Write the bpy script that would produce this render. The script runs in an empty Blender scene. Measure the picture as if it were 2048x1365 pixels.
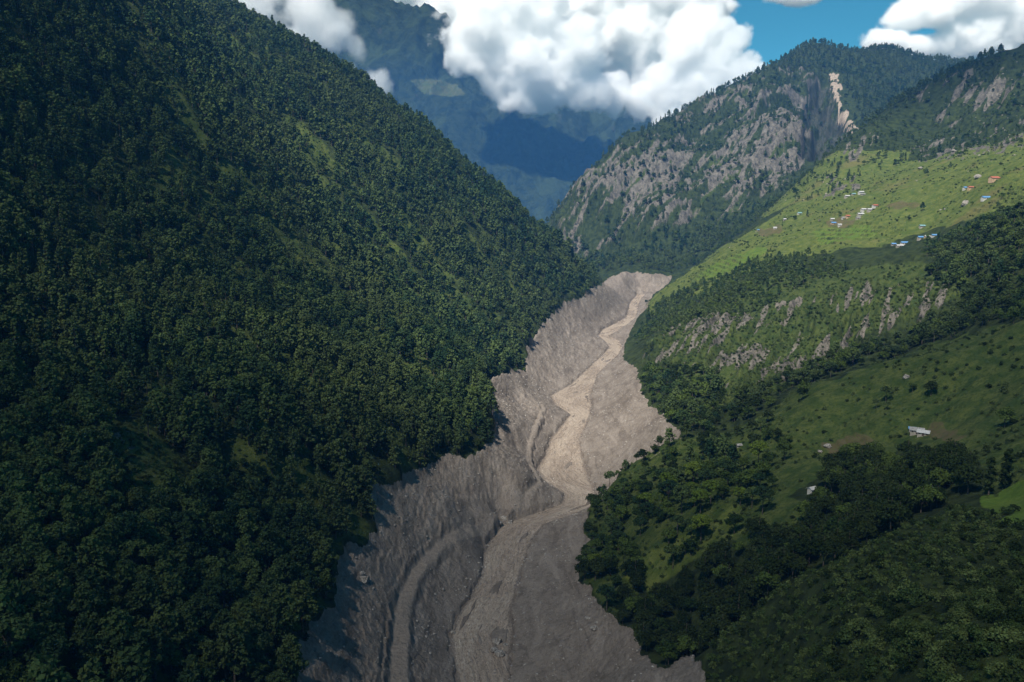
import bpy, math, time
import numpy as np
T0 = time.time()
rng = np.random.default_rng(7)

# ------------------------------------------------------------------ camera, world, sun, exposure
sc = bpy.context.scene
C = sc.collection
F = 1707.0                       # focal length in photograph pixels (photograph 2048 px wide)
PITCH = math.radians(9.4)
CP, SP = math.cos(PITCH), math.sin(PITCH)
cam_d = bpy.data.cameras.new('camera')
cam_d.sensor_width = 36.0
cam_d.lens = 36.0 * F / 2048.0
cam_d.clip_start = 1.0
cam_d.clip_end = 60000.0
cam = bpy.data.objects.new('camera', cam_d)
cam.rotation_euler = (math.radians(90) - PITCH, 0, 0)
C.objects.link(cam)
sc.camera = cam

SUN_EL = math.radians(54)
SUN_AZ = math.radians(-150)      # clockwise from +Y: the sun stands to the west, a little behind the camera
sun_dir = (math.sin(SUN_AZ) * math.cos(SUN_EL), math.cos(SUN_AZ) * math.cos(SUN_EL), math.sin(SUN_EL))
world = bpy.data.worlds.new('World')
sc.world = world
world.use_nodes = True
wn = world.node_tree.nodes
sky = wn.new('ShaderNodeTexSky')
sky.sky_type = 'NISHITA'
sky.sun_disc = False
sky.sun_elevation = SUN_EL
sky.sun_rotation = SUN_AZ
sky.altitude = 3500
sky.air_density = 1.0
sky.dust_density = 0.0
sky.ozone_density = 2.5
bg = wn['Background']
bg.inputs['Strength'].default_value = 0.062
tint = wn.new('ShaderNodeMix'); tint.data_type = 'RGBA'; tint.blend_type = 'MULTIPLY'; tint.inputs[0].default_value = 1.0
tint.inputs[7].default_value = (.32, 1.0, .88, 1)   # the photograph's cyan cast of the sky
world.node_tree.links.new(sky.outputs['Color'], tint.inputs[6]); world.node_tree.links.new(tint.outputs[2], bg.inputs['Color'])

sun_l = bpy.data.lights.new('sun', 'SUN')
sun_l.energy = 5.0
sun_l.angle = math.radians(0.53)
sun_l.color = (1.0, 0.93, 0.82)
sun_o = bpy.data.objects.new('sun', sun_l)
from mathutils import Vector
sun_o.rotation_euler = Vector(sun_dir).to_track_quat('Z', 'Y').to_euler()
sun_o.location = (0, 0, 3000)
C.objects.link(sun_o)

sc.view_settings.view_transform = 'Standard'
sc.view_settings.look = 'None'
sc.view_settings.exposure = 0.75
sc.view_settings.gamma = 1.0
sc.view_settings.use_curve_mapping = False
sc.render.engine = 'CYCLES'
sc.cycles.max_bounces = 64
sc.cycles.diffuse_bounces = 2
sc.cycles.glossy_bounces = 2
sc.cycles.transmission_bounces = 2
sc.cycles.transparent_max_bounces = 8
sc.cycles.volume_bounces = 64
sc.cycles.use_denoising = True
sc.cycles.volume_step_rate = 1.0
sc.cycles.volume_max_steps = 512

TREES, CLOUDS, HAZE = True, True, True

# ------------------------------------------------------------------ helpers
def tag(o, label=None, cat=None, group=None, kind=None):
    if label: o['label'] = label
    if cat: o['category'] = cat
    if group: o['group'] = group
    if kind: o['kind'] = kind
    return o

def mesh_obj(name, me, mat=None, parent=None):
    o = bpy.data.objects.new(name, me)
    if mat and not me.materials:
        me.materials.append(mat)
    C.objects.link(o)
    if parent: o.parent = parent
    return o

def np_mesh(name, V, Q, smooth=False):
    """mesh from an (n,3) array and an (m,4) or (m,3) array of faces"""
    me = bpy.data.meshes.new(name)
    V = np.asarray(V, np.float32); Q = np.asarray(Q, np.int32)
    k = Q.shape[1]
    me.vertices.add(len(V)); me.vertices.foreach_set('co', V.ravel())
    me.loops.add(Q.size); me.loops.foreach_set('vertex_index', Q.ravel())
    me.polygons.add(len(Q))
    me.polygons.foreach_set('loop_start', np.arange(0, Q.size, k, dtype=np.int32))
    me.polygons.foreach_set('loop_total', np.full(len(Q), k, np.int32))
    me.polygons.foreach_set('use_smooth', np.full(len(Q), smooth, bool))
    me.update(calc_edges=True)
    return me

def grid_faces(nr, nc):
    i = np.arange(nr - 1)[:, None] * nc + np.arange(nc - 1)[None, :]
    return np.stack([i, i + 1, i + nc + 1, i + nc], -1).reshape(-1, 4)

def perlin(x, y, seed=0):
    xi = np.floor(x); yi = np.floor(y)
    fx = (x - xi).astype(np.float32); fy = (y - yi).astype(np.float32)
    xi = xi.astype(np.int64); yi = yi.astype(np.int64)
    def g(ix, iy, dx, dy):
        h = (ix * 374761393 + iy * 668265263 + seed * 974634777) & 0xffffffff
        h = ((h ^ (h >> 13)) * 1274126177) & 0xffffffff
        h = (h ^ (h >> 16)) & 1023
        a = h.astype(np.float32) * np.float32(2 * math.pi / 1024)
        return np.cos(a) * dx + np.sin(a) * dy
    u = fx * fx * fx * (fx * (fx * 6 - 15) + 10); v = fy * fy * fy * (fy * (fy * 6 - 15) + 10)
    a = g(xi, yi, fx, fy); b = g(xi + 1, yi, fx - 1, fy)
    c = g(xi, yi + 1, fx, fy - 1); d = g(xi + 1, yi + 1, fx - 1, fy - 1)
    return ((a + (b - a) * u) * (1 - v) + (c + (d - c) * u) * v) * 1.5

def fbm(x, y, octv=4, seed=0, gain=0.5):
    s = 0; a = 1.0; t = 0
    for k in range(octv):
        s = s + a * perlin(x * 2 ** k, y * 2 ** k, seed + k * 17); t += a; a *= gain
    return s / t

def ridged(x, y, octv=4, seed=0):
    s = 0; a = 1.0; t = 0
    for k in range(octv):
        s = s + a * (1 - np.abs(perlin(x * 2 ** k, y * 2 ** k, seed + k * 17))) ; t += a; a *= 0.5
    return s / t

def sstep(a, b, x):
    t = np.clip((x - a) / (b - a), 0, 1)
    return t * t * (3 - 2 * t)

def inside(poly, px, py):
    poly = np.asarray(poly, float)
    out = np.zeros(px.shape, bool)
    x0, y0 = poly.min(0); x1, y1 = poly.max(0)
    m = (px >= x0) & (px <= x1) & (py >= y0) & (py <= y1)
    if not m.any(): return out
    X = px[m]; Y = py[m]; r = np.zeros(X.shape, bool)
    n = len(poly)
    for i in range(n):
        ax, ay = poly[i]; bx, by = poly[(i + 1) % n]
        if ay == by: continue
        c = ((ay > Y) != (by > Y)) & (X < (bx - ax) * (Y - ay) / (by - ay) + ax)
        r ^= c
    out[m] = r
    return out

# ------------------------------------------------------------------ surveying: bearings and distances of the valley
def ray(px, py):
    cx = (np.asarray(px, float) - 1024) / F; cy = (682.5 - np.asarray(py, float)) / F
    return cx, CP + cy * SP, -SP + cy * CP

def P(px, py, D):                       # a point on the bearing (px, py) at forward distance D
    x, y, z = ray(px, py)
    return (x / y * D, D, z / y * D)

def river_z(D): return -237 + 0.035 * (D - 450)

def PO(px, py, h):                      # a point on the bearing, h metres above the river's grade
    x, y, z = ray(px, py)
    D = (252.75 - h) / (0.035 - z / y)
    return (x / y * D, D, z / y * D)

RIVER = [(1500, 905, 1030), (1365, 915, 1020), (1310, 903, 1020), (1270, 897, 1030), (1230, 915, 1022), (1190, 943, 1030), (1150, 962, 1040),
         (1110, 966, 1055), (1080, 980, 1065), (1050, 1003, 1090), (1030, 1060, 1150), (1010, 1120, 1190), (990, 1128, 1195),
         (960, 1085, 1180), (940, 1073, 1175), (910, 1090, 1165), (880, 1100, 1160), (855, 1120, 1172), (830, 1140, 1180),
         (810, 1108, 1185), (792, 1100, 1182), (770, 1140, 1190), (750, 1162, 1195), (730, 1183, 1215), (710, 1205, 1238),
         (695, 1218, 1246), (682, 1208, 1240), (672, 1195, 1218), (660, 1205, 1240), (648, 1228, 1258), (635, 1252, 1272),
         (620, 1256, 1276), (610, 1258, 1277), (600, 1264, 1282), (592, 1272, 1290)]

pts = []
for y, l, r in RIVER:
    pts += [PO(l, y, 1.5), PO(r, y, 1.5)]
# mud banks: left bench with the track, left edge of the trees, right edge
TRACK = [(792, 1440, 17), (795, 1365, 17), (800, 1290, 18), (806, 1210, 19), (830, 1150, 20), (880, 1090, 20), (930, 1050, 20), (1000, 1012, 18), (1050, 990, 15),
         (1080, 966, 12), (1062, 930, 13), (1056, 900, 14), (1068, 860, 15), (1088, 815, 14)]
pts += [PO(*t) for t in TRACK]
LEFT_EDGE = [(601, 1340, 56), (605, 1273, 54), (656, 1222, 47), (680, 1183, 45), (726, 1101, 44), (754, 1062, 43), (735, 990, 58), (832, 953, 44), (881, 920, 43),
             (943, 912, 40), (1020, 905, 26), (985, 860, 38), (964, 800, 48), (1000, 745, 42), (1060, 690, 36), (1095, 640, 42), (1165, 600, 45)]
pts += [PO(*t) for t in LEFT_EDGE]
pts += [PO(1205, 574, 45), PO(1232, 585, 28), PO(1252, 603, 9), PO(1215, 640, 10), PO(1130, 680, 16), PO(1100, 740, 12), PO(1030, 800, 18)]
pts += [PO(1215, 556, 28), PO(1280, 575, 12), PO(1250, 548, 40), PO(1300, 549, 38), PO(1345, 552, 32), PO(1310, 575, 14)]
RIGHT_EDGE = [(1295, 605, 24), (1275, 637, 18), (1248, 687, 12), (1246, 719, 14), (1279, 770, 35), (1330, 840, 48), (1361, 868, 54), (1306, 910, 34),
              (1240, 949, 21), (1224, 973, 18), (1177, 1020, 13), (1168, 1060, 13), (1172, 1090, 14), (1155, 1140, 13), (1180, 1180, 19), (1215, 1235, 25),
              (1260, 1260, 32), (1310, 1330, 45), (1400, 1360, 62)]
pts += [PO(*t) for t in RIGHT_EDGE]
pts += [PO(1220, 830, 12), PO(1260, 880, 16), PO(1110, 1150, 7), PO(1100, 1250, 9), PO(1200, 1330, 18), PO(700, 1330, 33), PO(740, 1200, 32), PO(820, 1060, 33), PO(900, 980, 29)]
# the forested slope
SKY_L = [(430, -5, 1700), (560, 70, 1660), (690, 155, 1610), (850, 262, 1560), (920, 325, 1530), (1000, 385, 1500), (1060, 435, 1480), (1100, 472, 1465),
         (1140, 510, 1455), (1165, 543, 1450), (1188, 568, 1445)]
SKY_L = [(a, b + 10, c) for a, b, c in SKY_L]     # the ground lies a tree's height below the skyline
pts += [P(*t) for t in SKY_L]
for t in SKY_L:
    x, y, z = P(*t)
    for dx, dy, dz in ((20, 200, -90), (60, 650, -330)):
        pts.append((x + dx, y + dy, max(z + dz, river_z(y + dy) + 30)))
pts += [P(*t) for t in [(0, -300, 920), (200, -250, 1200), (-350, -200, 640), (-350, 0, 560), (-350, 300, 470), (-350, 600, 390), (-350, 1000, 290), (-350, 1365, 215),
    (0, 0, 760), (200, 0, 960), (340, 0, 1300), (0, 300, 620), (300, 300, 820), (600, 300, 1170), (500, 130, 1330), (0, 600, 490), (300, 600, 620),
    (600, 600, 800), (900, 600, 1060), (800, 400, 1220), (1060, 560, 1300), (0, 900, 350), (300, 900, 415), (600, 900, 495), (750, 800, 640), (880, 780, 760),
    (0, 1200, 262), (300, 1200, 310), (500, 1180, 360), (0, 1365, 225), (300, 1365, 262), (500, 1340, 310), (0, 1700, 175), (450, 1700, 220)]]
pts += [PO(1000, 1800, 2), PO(700, 1800, 55), PO(1300, 1800, 50)]
# eastern side: cliff hill, terraces with the village
pts += [P(*t) for t in [(1400, 830, 700), (1500, 782, 725), (1600, 745, 745), (1750, 690, 735), (1900, 640, 710), (2048, 572, 650),
    (1300, 700, 1010), (1350, 650, 1080), (1450, 640, 970), (1500, 700, 850), (1600, 640, 890), (1700, 620, 860), (1850, 600, 790), (1500, 565, 1090),
    (1650, 560, 980), (1800, 520, 930), (1950, 500, 820), (2048, 480, 740),
    (1350, 570, 1440), (1400, 560, 1330), (1450, 500, 1430), (1460, 530, 1300), (1550, 470, 1340), (1600, 440, 1400), (1700, 440, 1260), (1700, 400, 1380), (1850, 470, 1080),
    (1850, 400, 1210), (2000, 420, 950), (2048, 405, 900), (2000, 350, 1110), (1900, 340, 1300), (1750, 350, 1520), (1620, 385, 1560), (1540, 430, 1560),
    (2048, 300, 1250), (1950, 300, 1430), (1800, 290, 1660), (1680, 300, 1720), (1730, 258, 1800)]]
# rocky mountain
SKY_R = [(1092, 452, 2350), (1110, 430, 2390), (1150, 382, 2460), (1230, 300, 2620), (1330, 250, 2800), (1400, 210, 2900), (1450, 180, 2960), (1530, 140, 3060),
         (1575, 108, 3130), (1620, 90, 3200), (1700, 108, 3250), (1760, 98, 3300), (1850, 123, 3350), (1960, 130, 3400), (2048, 140, 3420), (2300, 120, 3450)]
pts += [P(*t) for t in SKY_R]
for t in SKY_R:
    x, y, z = P(*t)
    for dx, dy, dz in ((60, 300, -150), (200, 1000, -500)):
        pts.append((x + dx, y + dy, max(z + dz, -150)))
pts += [P(*t) for t in [(1160, 530, 1950), (1250, 520, 1930), (1340, 535, 1880), (1420, 500, 1860), (1300, 450, 2080), (1200, 450, 2170), (1450, 400, 2110),
    (1400, 300, 2480), (1550, 300, 2270), (1560, 200, 2680), (1610, 150, 2930), (1606, 260, 2370), (1640, 240, 2640), (1665, 280, 2500), (1600, 320, 2200), (1690, 200, 2720), (1705, 265, 2420),
    (1790, 180, 2920), (1500, 440, 1960), (1900, 180, 3000)]]
HILL_R = [(1780, 215, 1960), (1830, 188, 2010), (1900, 160, 2010), (1980, 130, 1960), (2048, 95, 1860), (2300, 0, 1700)]
pts += [P(*t) for t in HILL_R]
for t in HILL_R:
    x, y, z = P(*t)
    pts.append((x + 30, y + 260, z - 170)); 
pts += [P(*t) for t in [(1850, 250, 1800), (1950, 230, 1700), (2048, 230, 1560), (2300, 200, 1350), (2300, 400, 800), (2300, 600, 540), (2300, 900, 310), (2300, 1100, 210)]]
# near eastern hill with the farmhouse, the thicket and the shrub slope
CREST = [(1450, 862, 622), (1600, 778, 612), (1700, 742, 600), (1800, 714, 585), (1930, 677, 560), (2048, 644, 530)]
pts += [P(*t) for t in CREST]
pts += [(x + 10, y + 45, z - 14) for x, y, z in (P(*t) for t in CREST[1:])]
pts += [P(*t) for t in [(1500, 900, 550), (1700, 880, 500), (1840, 870, 475), (2000, 820, 445), (2048, 850, 405), (1300, 960, 570), (1400, 960, 520), (1250, 1050, 515),
    (1350, 1080, 455), (1500, 1000, 450), (1650, 960, 435), (1850, 960, 390), (2048, 940, 335), (1400, 1180, 400), (1300, 1200, 420), (1500, 1150, 372), (1400, 1290, 362),
    (2010, 1000, 318), (1950, 990, 335), (1440, 1285, 330), (1560, 1185, 318), (1700, 1102, 303), (1900, 1016, 300), (2048, 1050, 258), (1620, 1085, 375), (1760, 1035, 355),
    (1500, 1365, 270), (1700, 1250, 235), (1700, 1365, 205), (1900, 1150, 228), (1900, 1300, 182), (2048, 1200, 195), (2048, 1365, 158), (1700, 1700, 150), (2048, 1700, 118)]]
# ground far behind, hidden by the mountains
for u in (-0.9, -0.45, 0.0, 0.45, 0.9):
    pts += [(u * 5400, 5400, -260)]
pts += [(-0.9 * 3000, 3000, 900), (-0.5 * 3000, 3000, 500), (-0.12 * 3000, 3000, -140), (-0.1 * 2300, 2300, -150), (0.9 * 3000, 3000, 300), (0.02 * 2100, 2100, -165)]

pts = np.array(pts)
K = np.stack([pts[:, 0] / pts[:, 1] * 1.6, np.log(pts[:, 1])], 1)
RV = pts[:, 2] / pts[:, 1]
def kern(d2): return 0.5 * d2 * np.log(d2 + 1e-12)
d2 = ((K[:, None] - K[None]) ** 2).sum(-1)
n = len(K)
A = np.zeros((n + 3, n + 3)); A[:n, :n] = kern(d2) + np.eye(n) * 2e-5
A[:n, n] = 1; A[:n, n + 1:] = K; A[n, :n] = 1; A[n + 1:, :n] = K.T
W = np.linalg.solve(A, np.concatenate([RV, np.zeros(3)])).astype(np.float32)
def base_r(u, v):
    sh = u.shape
    q = np.stack([u.ravel() * 1.6, v.ravel()], 1).astype(np.float32)
    out = np.empty(len(q), np.float32); Kf = K.astype(np.float32)
    for i in range(0, len(q), 20000):
        s = q[i:i + 20000]
        dd = (s[:, :1] - Kf[None, :, 0]) ** 2 + (s[:, 1:] - Kf[None, :, 1]) ** 2
        out[i:i + 20000] = (0.5 * dd * np.log(dd + 1e-12)) @ W[:n] + W[n] + s @ W[n + 1:]
    return out.reshape(sh)

U = np.concatenate([np.linspace(-0.95, -0.62, 24, False), np.linspace(-0.62, -0.26, 190, False), np.linspace(-0.26, 0.22, 470, False),
                    np.linspace(0.22, 0.62, 250, False), np.linspace(0.62, 0.95, 25)])
def geo(a, b, q): return np.log(a) + np.arange(int(math.log(b / a) / q)) * q
Vv = np.concatenate([geo(105, 350, .006), geo(350, 1700, .0031), geo(1700, 3500, .0042), geo(3500, 5400, .03)])
UU, VV = np.meshgrid(U, Vv)
# smooth base surface on a coarser lattice, then refined (bilinear of a smooth function)
Uc, Vc = U[::2], Vv[::2]
if Uc[-1] != U[-1]: Uc = np.append(Uc, U[-1])
if Vc[-1] != Vv[-1]: Vc = np.append(Vc, Vv[-1])
Rc = base_r(*np.meshgrid(Uc, Vc))
t1 = np.stack([np.interp(U, Uc, row) for row in Rc])
R0 = np.stack([np.interp(Vv, Vc, t1[:, j]) for j in range(len(U))], 1)
Y = np.exp(VV); X = UU * Y
Z = R0 * Y
print('base', time.time() - T0)

def project(x, y, z):
    dep = y * CP - z * SP
    return 1024 + F * x / dep, 682.5 - F * (y * SP + z * CP) / dep

PX, PY = project(X, Y, Z)
jx = fbm(X / 14, Y / 14, 3, 3) ; jy = fbm(X / 14, Y / 14, 3, 9)
jam = F / Y * 5.0                                  # boundaries wander by about 5 m
JX, JY = PX + jx * jam, PY + jy * jam
def zone(poly, d0=0, d1=9e9, jit=1.0):
    return inside(poly, PX + (JX - PX) * jit, PY + (JY - PY) * jit) & (Y > d0) & (Y < d1)
def blur(m, k=1):
    m = m.astype(np.float32)
    for _ in range(k):
        p = np.pad(m, 1, mode='edge')
        m = (p[:-2, 1:-1] + p[2:, 1:-1] + p[1:-1, :-2] + p[1:-1, 2:] + 2 * p[1:-1, 1:-1]) / 6
    return m

MUD_POLY = [(590, 1500), (601, 1340), (605, 1273), (656, 1222), (680, 1183), (672, 1113), (726, 1101), (754, 1062), (738, 1010), (735, 985), (778, 986), (832, 953), (881, 920), (943, 912),
    (990, 880), (985, 837), (964, 800), (965, 770), (1000, 745), (1050, 740), (1058, 690), (1068, 668), (1095, 640), (1130, 612), (1165, 600), (1182, 574), (1205, 570),
    (1216, 556), (1250, 545), (1300, 547), (1345, 550), (1341, 562), (1300, 598), (1290, 615), (1275, 637), (1250, 687), (1247, 719), (1275, 740), (1279, 770), (1298, 812), (1330, 840), (1361, 860),
    (1361, 879), (1306, 910), (1279, 926), (1240, 949), (1224, 973), (1177, 1020), (1168, 1050), (1175, 1080), (1165, 1120), (1150, 1150), (1180, 1180), (1215, 1235), (1250, 1255),
    (1275, 1290), (1310, 1335), (1385, 1310), (1420, 1380), (1420, 1500)]
mud = zone(MUD_POLY, 200, 2000)
HOLE = [(1300, 540), (1300, 545), (1310, 545)]
mudf = blur(mud, 2)

# river levels: signed distance to the channel, in metres, by its bearing stations
st = np.array([[PO(l, y, 0)[1], PO(l, y, 0)[0] / PO(l, y, 0)[1], PO(r, y, 0)[0] / PO(r, y, 0)[1]] for y, l, r in RIVER])
rl = np.interp(Y, st[:, 0], st[:, 1]); rr_ = np.interp(Y, st[:, 0], st[:, 2])
edge_n = fbm(X / 11, Y / 11, 4, 21) * 3.6
in_l = (UU - rl) * Y + edge_n; in_r = (rr_ - UU) * Y + fbm(X / 11, Y / 11, 4, 22) * 3.6
chan = np.minimum(in_l, in_r)                      # >0 inside the channel
chan = np.where(Y > st[-1, 0] + 30, -50, chan)
RZ = river_z(Y)

# ------------------------------------------------------------------ relief
Zu, Zv = np.gradient(Z, U, axis=1), np.gradient(Z, Vv, axis=0)
GX = Zu / Y; GY = (Zv - UU * Zu) / Y               # slope of the ground along x and y
def across(mask):
    gx, gy = np.median(GX[mask]), np.median(GY[mask]); n_ = math.hypot(gx, gy); gx /= n_; gy /= n_
    return X * -gy + Y * gx, X * gx + Y * gy
fall_x, fall_y = 0.80, -0.60                       # fall line of the forested slope
al = X * fall_x + Y * fall_y; ac = X * fall_y * -1 + Y * fall_x
ac = X * 0.60 + Y * 0.80
big = np.clip(Y / 700, .4, 1.6)
west = (UU * 1707 + 1024 < np.interp(PY, [500, 620, 760, 880, 1000, 1365], [1250, 1200, 1070, 1050, 870, 730])) & (Y < 1750)
westf = blur(west & ~mud, 6)
crest_n = ridged(ac / 190 + 0.25 * perlin(al / 200, ac / 200, 5), al / 1100, 4, 11) - .62
rel = crest_n * 46 * big * westf * (1 - .45 * sstep(1250, 1450, Y))
rel += fbm(X / 60, Y / 60, 4, 31) * 8 * (1 + westf * .5) * (1 - mudf)
# mud: rills, hummocks, slumps
side = np.where(in_l < in_r, -1, 1)
wob = perlin(X / 26, Y / 26, 4)
rill = ridged((Y + .35 * side * chan) / 19 + .5 * wob, chan / 70 + .2 * wob, 4, 41) - .62          # gullies running down to the water
hum = ridged(X / 17 + .4 * wob, Y / 23 - .4 * wob, 4, 42) - .6
lft = (side < 0).astype(np.float32)
rel += mudf * sstep(2, 26, -chan) * (rill * (2.0 * lft + 1.6 * (1 - lft)) + hum * (4.4 * lft + 1.4 * (1 - lft)) + (ridged(X / 7 + .4 * wob, Y / 9, 3, 44) - .6) * (.8 * lft + .5) + (ridged(chan / 8 + .6 * wob, Y / 60, 3, 45) - .6) * (1.2 * lft + 1.3 * (1 - lft)) + fbm(X / 3, Y / 3, 2, 43) * (.7 * lft + .25))
led = fbm(X / 26, Y / 34, 3, 46) * 7 + np.maximum(-chan, 0) * .07 + Y * .012
lf = led - np.floor(led)
rel += mudf * sstep(2, 14, -chan) * (sstep(.86, 1.0, lf) - lf) * (1.1 * lft + .7 * (1 - lft))
Z = Z + rel

CLIFF = [(1290, 690), (1400, 630), (1500, 640), (1600, 600), (1700, 570), (1920, 575), (1900, 640), (1750, 690), (1600, 750), (1480, 830), (1430, 838), (1450, 780), (1480, 745), (1350, 740), (1290, 730)]
DFACE = [(1098, 455), (1150, 390), (1230, 310), (1330, 260), (1400, 220), (1500, 165), (1560, 140), (1640, 150), (1625, 300), (1560, 395), (1480, 425), (1390, 450), (1280, 480), (1160, 520)]
NHILL = [(1830, 188), (1900, 160), (2048, 95), (2200, 60), (2200, 250), (2048, 250), (1900, 262), (1850, 240)]
SCAR = [(1656, 150), (1676, 152), (1686, 178), (1678, 190), (1686, 212), (1706, 236), (1716, 262), (1702, 274), (1690, 252), (1678, 222), (1672, 196), (1664, 180)]
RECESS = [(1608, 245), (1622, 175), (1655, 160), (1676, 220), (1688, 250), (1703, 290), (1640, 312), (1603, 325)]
dface = blur(zone(DFACE, 1850, 3300, 2), 3)
fd, fs = across(dface > .5)      # across / along the fall line of the rocky mountain
cliff = blur(zone(CLIFF, 600, 1300, 2), 3); dface = blur(zone(DFACE, 1850, 3300, 2), 3)
nhill = blur(zone(NHILL, 1400, 2300, 2), 3)
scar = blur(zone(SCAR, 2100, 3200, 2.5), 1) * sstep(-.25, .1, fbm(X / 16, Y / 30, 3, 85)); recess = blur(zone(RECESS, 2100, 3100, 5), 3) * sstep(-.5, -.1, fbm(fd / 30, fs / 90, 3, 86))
rk_d = ridged(fd / 60 + .4 * perlin(X / 90, Y / 90, 6), fs / 260, 4, 51)
rk_e = ridged(fd / 22 + .3 * perlin(X / 40, Y / 40, 7), fs / 130, 3, 53)
ca = X * .87 - Y * .5; cf = X * .5 + Y * .87
rk_c = ridged(ca / 17 + .4 * perlin(X / 40, Y / 40, 8), cf / 120, 4, 52)
rk_b = ridged(fd / 170 + .25 * perlin(X / 200, Y / 200, 15), fs / 700, 3, 54)
Z += dface * ((rk_b - .64) * 95 + (rk_d - .62) * 55 + (rk_e - .62) * 26) + cliff * (rk_c - .6) * 26 + nhill * (rk_d - .6) * 40 - recess * (45 + 60 * (rk_d - .6) + 30 * (rk_e - .6)) + fbm(X / 150, Y / 150, 4, 33) * 22 * sstep(1800, 2400, Y)
# terraced fields: level steps
TERR = [[(1380, 560), (1420, 525), (1500, 490), (1560, 480), (1560, 510), (1480, 545), (1400, 570)],
        [(1500, 470), (1620, 420), (1760, 390), (1900, 350), (2048, 330), (2048, 400), (1900, 440), (1780, 470), (1620, 500), (1530, 500)],
        [(1720, 480), (1900, 480), (1900, 530), (1740, 530)], [(1620, 880), (1720, 850), (1800, 880), (1780, 930), (1640, 940)]]
terr = np.zeros_like(Z)
for t in TERR: terr = np.maximum(terr, blur(zone(t, 420, 1700), 4))
terr = np.maximum(terr, .85 * blur(zone([(1350, 575), (1420, 515), (1540, 445), (1640, 385), (1740, 340), (1900, 320), (2048, 290), (2200, 250), (2200, 400), (2048, 402), (1900, 445), (1760, 488), (1560, 515), (1420, 575)], 800, 1700, 2), 5))
stp = np.where(Y > 700, 5.2, 2.8) * (1 + .06 * perlin(X / 260, Y / 260, 19))
q = Z / stp; fr = q - np.floor(q)
Z += terr * ((np.floor(q) + sstep(.74, 1.0, fr)) - q) * stp * .9 * sstep(-.3, .2, fbm(X / 90, Y / 90, 3, 88))

# the track: a level bench cut into the left bank
tk = np.array([PO(*t) for t in TRACK])
def seg_dist(px_, py_, L):
    best = np.full(px_.shape, 1e9, np.float32); hz = np.zeros(px_.shape, np.float32)
    for a, b in zip(L[:-1], L[1:]):
        ab = b[:2] - a[:2]; t = np.clip(((px_ - a[0]) * ab[0] + (py_ - a[1]) * ab[1]) / (ab @ ab), 0, 1)
        d = np.hypot(px_ - a[0] - t * ab[0], py_ - a[1] - t * ab[1])
        m = d < best; best = np.where(m, d, best); hz = np.where(m, a[2] + t * (b[2] - a[2]), hz)
    return best, hz
near_t = (Y > 330) & (Y < 1000) & (np.abs(UU) < .2)
td = np.full(Z.shape, 99, np.float32); tz = np.zeros(Z.shape, np.float32)
td[near_t], tz[near_t] = seg_dist(X[near_t], Y[near_t], tk)
tdn = td + fbm(X / 9, Y / 9, 4, 61) * 3.4 * np.clip(Y / 600, .6, 1)
tw = np.interp(Y, [400, 560, 650, 900], [5.0, 4.2, 2.8, 2.0])
track = 1 - sstep(tw * .7, tw * 1.3, tdn)
Z = Z + track * (tz + fbm(X / 5, Y / 5, 3, 63) * .7 - Z)
Z -= 2.0 * np.exp(-((tdn - tw * 1.5) / .9) ** 2) * (track < .5) * sstep(-.3, .3, fbm(X / 30, Y / 30, 2, 62))
# the channel: cut banks, bed below the water
bank = 2.3 + 1.2 * fbm(X / 40, Y / 40, 2, 71) + (side < 0) * (2.2 + 4.0 * sstep(-.1, .25, fbm(X / 60, Y / 60, 2, 72)))
flo = RZ + bank
near_c = mudf * sstep(-30, -2, chan)
Z = Z + near_c * (np.maximum(np.minimum(Z, flo + np.maximum(-chan, 0) * .45), RZ + 1.0) - Z)
bed = sstep(-1.2, 1.2, chan)
bars = sstep(.24, .42, fbm((UU - rl) * Y / 9, Y / 46, 3, 73)) * sstep(1, 4, chan)
Z = Z * (1 - bed) + (RZ - 1.5 + 2.1 * bars) * bed
Zt = Z
R = Z / Y
PX2, PY2 = project(X, Y, Z)
print('relief', time.time() - T0)

# ------------------------------------------------------------------ ground cover masks
GRASS = [[(1290, 610), (1350, 560), (1420, 510), (1540, 440), (1620, 380), (1720, 320), (1850, 320), (2048, 270), (2200, 230), (2200, 410), (2048, 405), (1900, 450), (1760, 490), (1560, 520), (1420, 580), (1340, 610), (1300, 640)],
         [(1580, 330), (1700, 300), (1830, 300), (1800, 340), (1600, 400), (1520, 440)]]
GRASS2 = [[(1300, 690), (1400, 600), (1550, 550), (1700, 540), (1850, 520), (1950, 560), (1900, 620), (1700, 690), (1480, 830), (1430, 830)],
          [(1440, 870), (1600, 778), (1800, 714), (2048, 640), (2200, 600), (2200, 960), (2048, 990), (1980, 960), (1900, 900), (1700, 910), (1560, 1000), (1540, 950), (1560, 890)],
          [(1240, 1160), (1290, 1110), (1400, 1060), (1380, 1120), (1300, 1170)], [(1420, 1040), (1540, 960), (1600, 1000), (1600, 1050), (1480, 1100)]]
FIELD = [[(1955, 1000), (2048, 965), (2200, 950), (2200, 1060), (2048, 1055), (1990, 1030)], [(1385, 560), (1425, 530), (1520, 490), (1540, 500), (1440, 550)],
         [(1620, 460), (1740, 450), (1760, 470), (1640, 490)]]
CROP = [[(1640, 876), (1720, 862), (1770, 890), (1760, 912), (1670, 914)], [(1850, 848), (1900, 856), (1945, 880), (1900, 890), (1860, 874)], [(1650, 442), (1690, 432), (1715, 438), (1690, 452), (1655, 454)],
        [(1760, 410), (1800, 403), (1850, 406), (1830, 416), (1780, 418)], [(1510, 460), (1560, 450), (1570, 460), (1520, 475)]]
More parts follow.
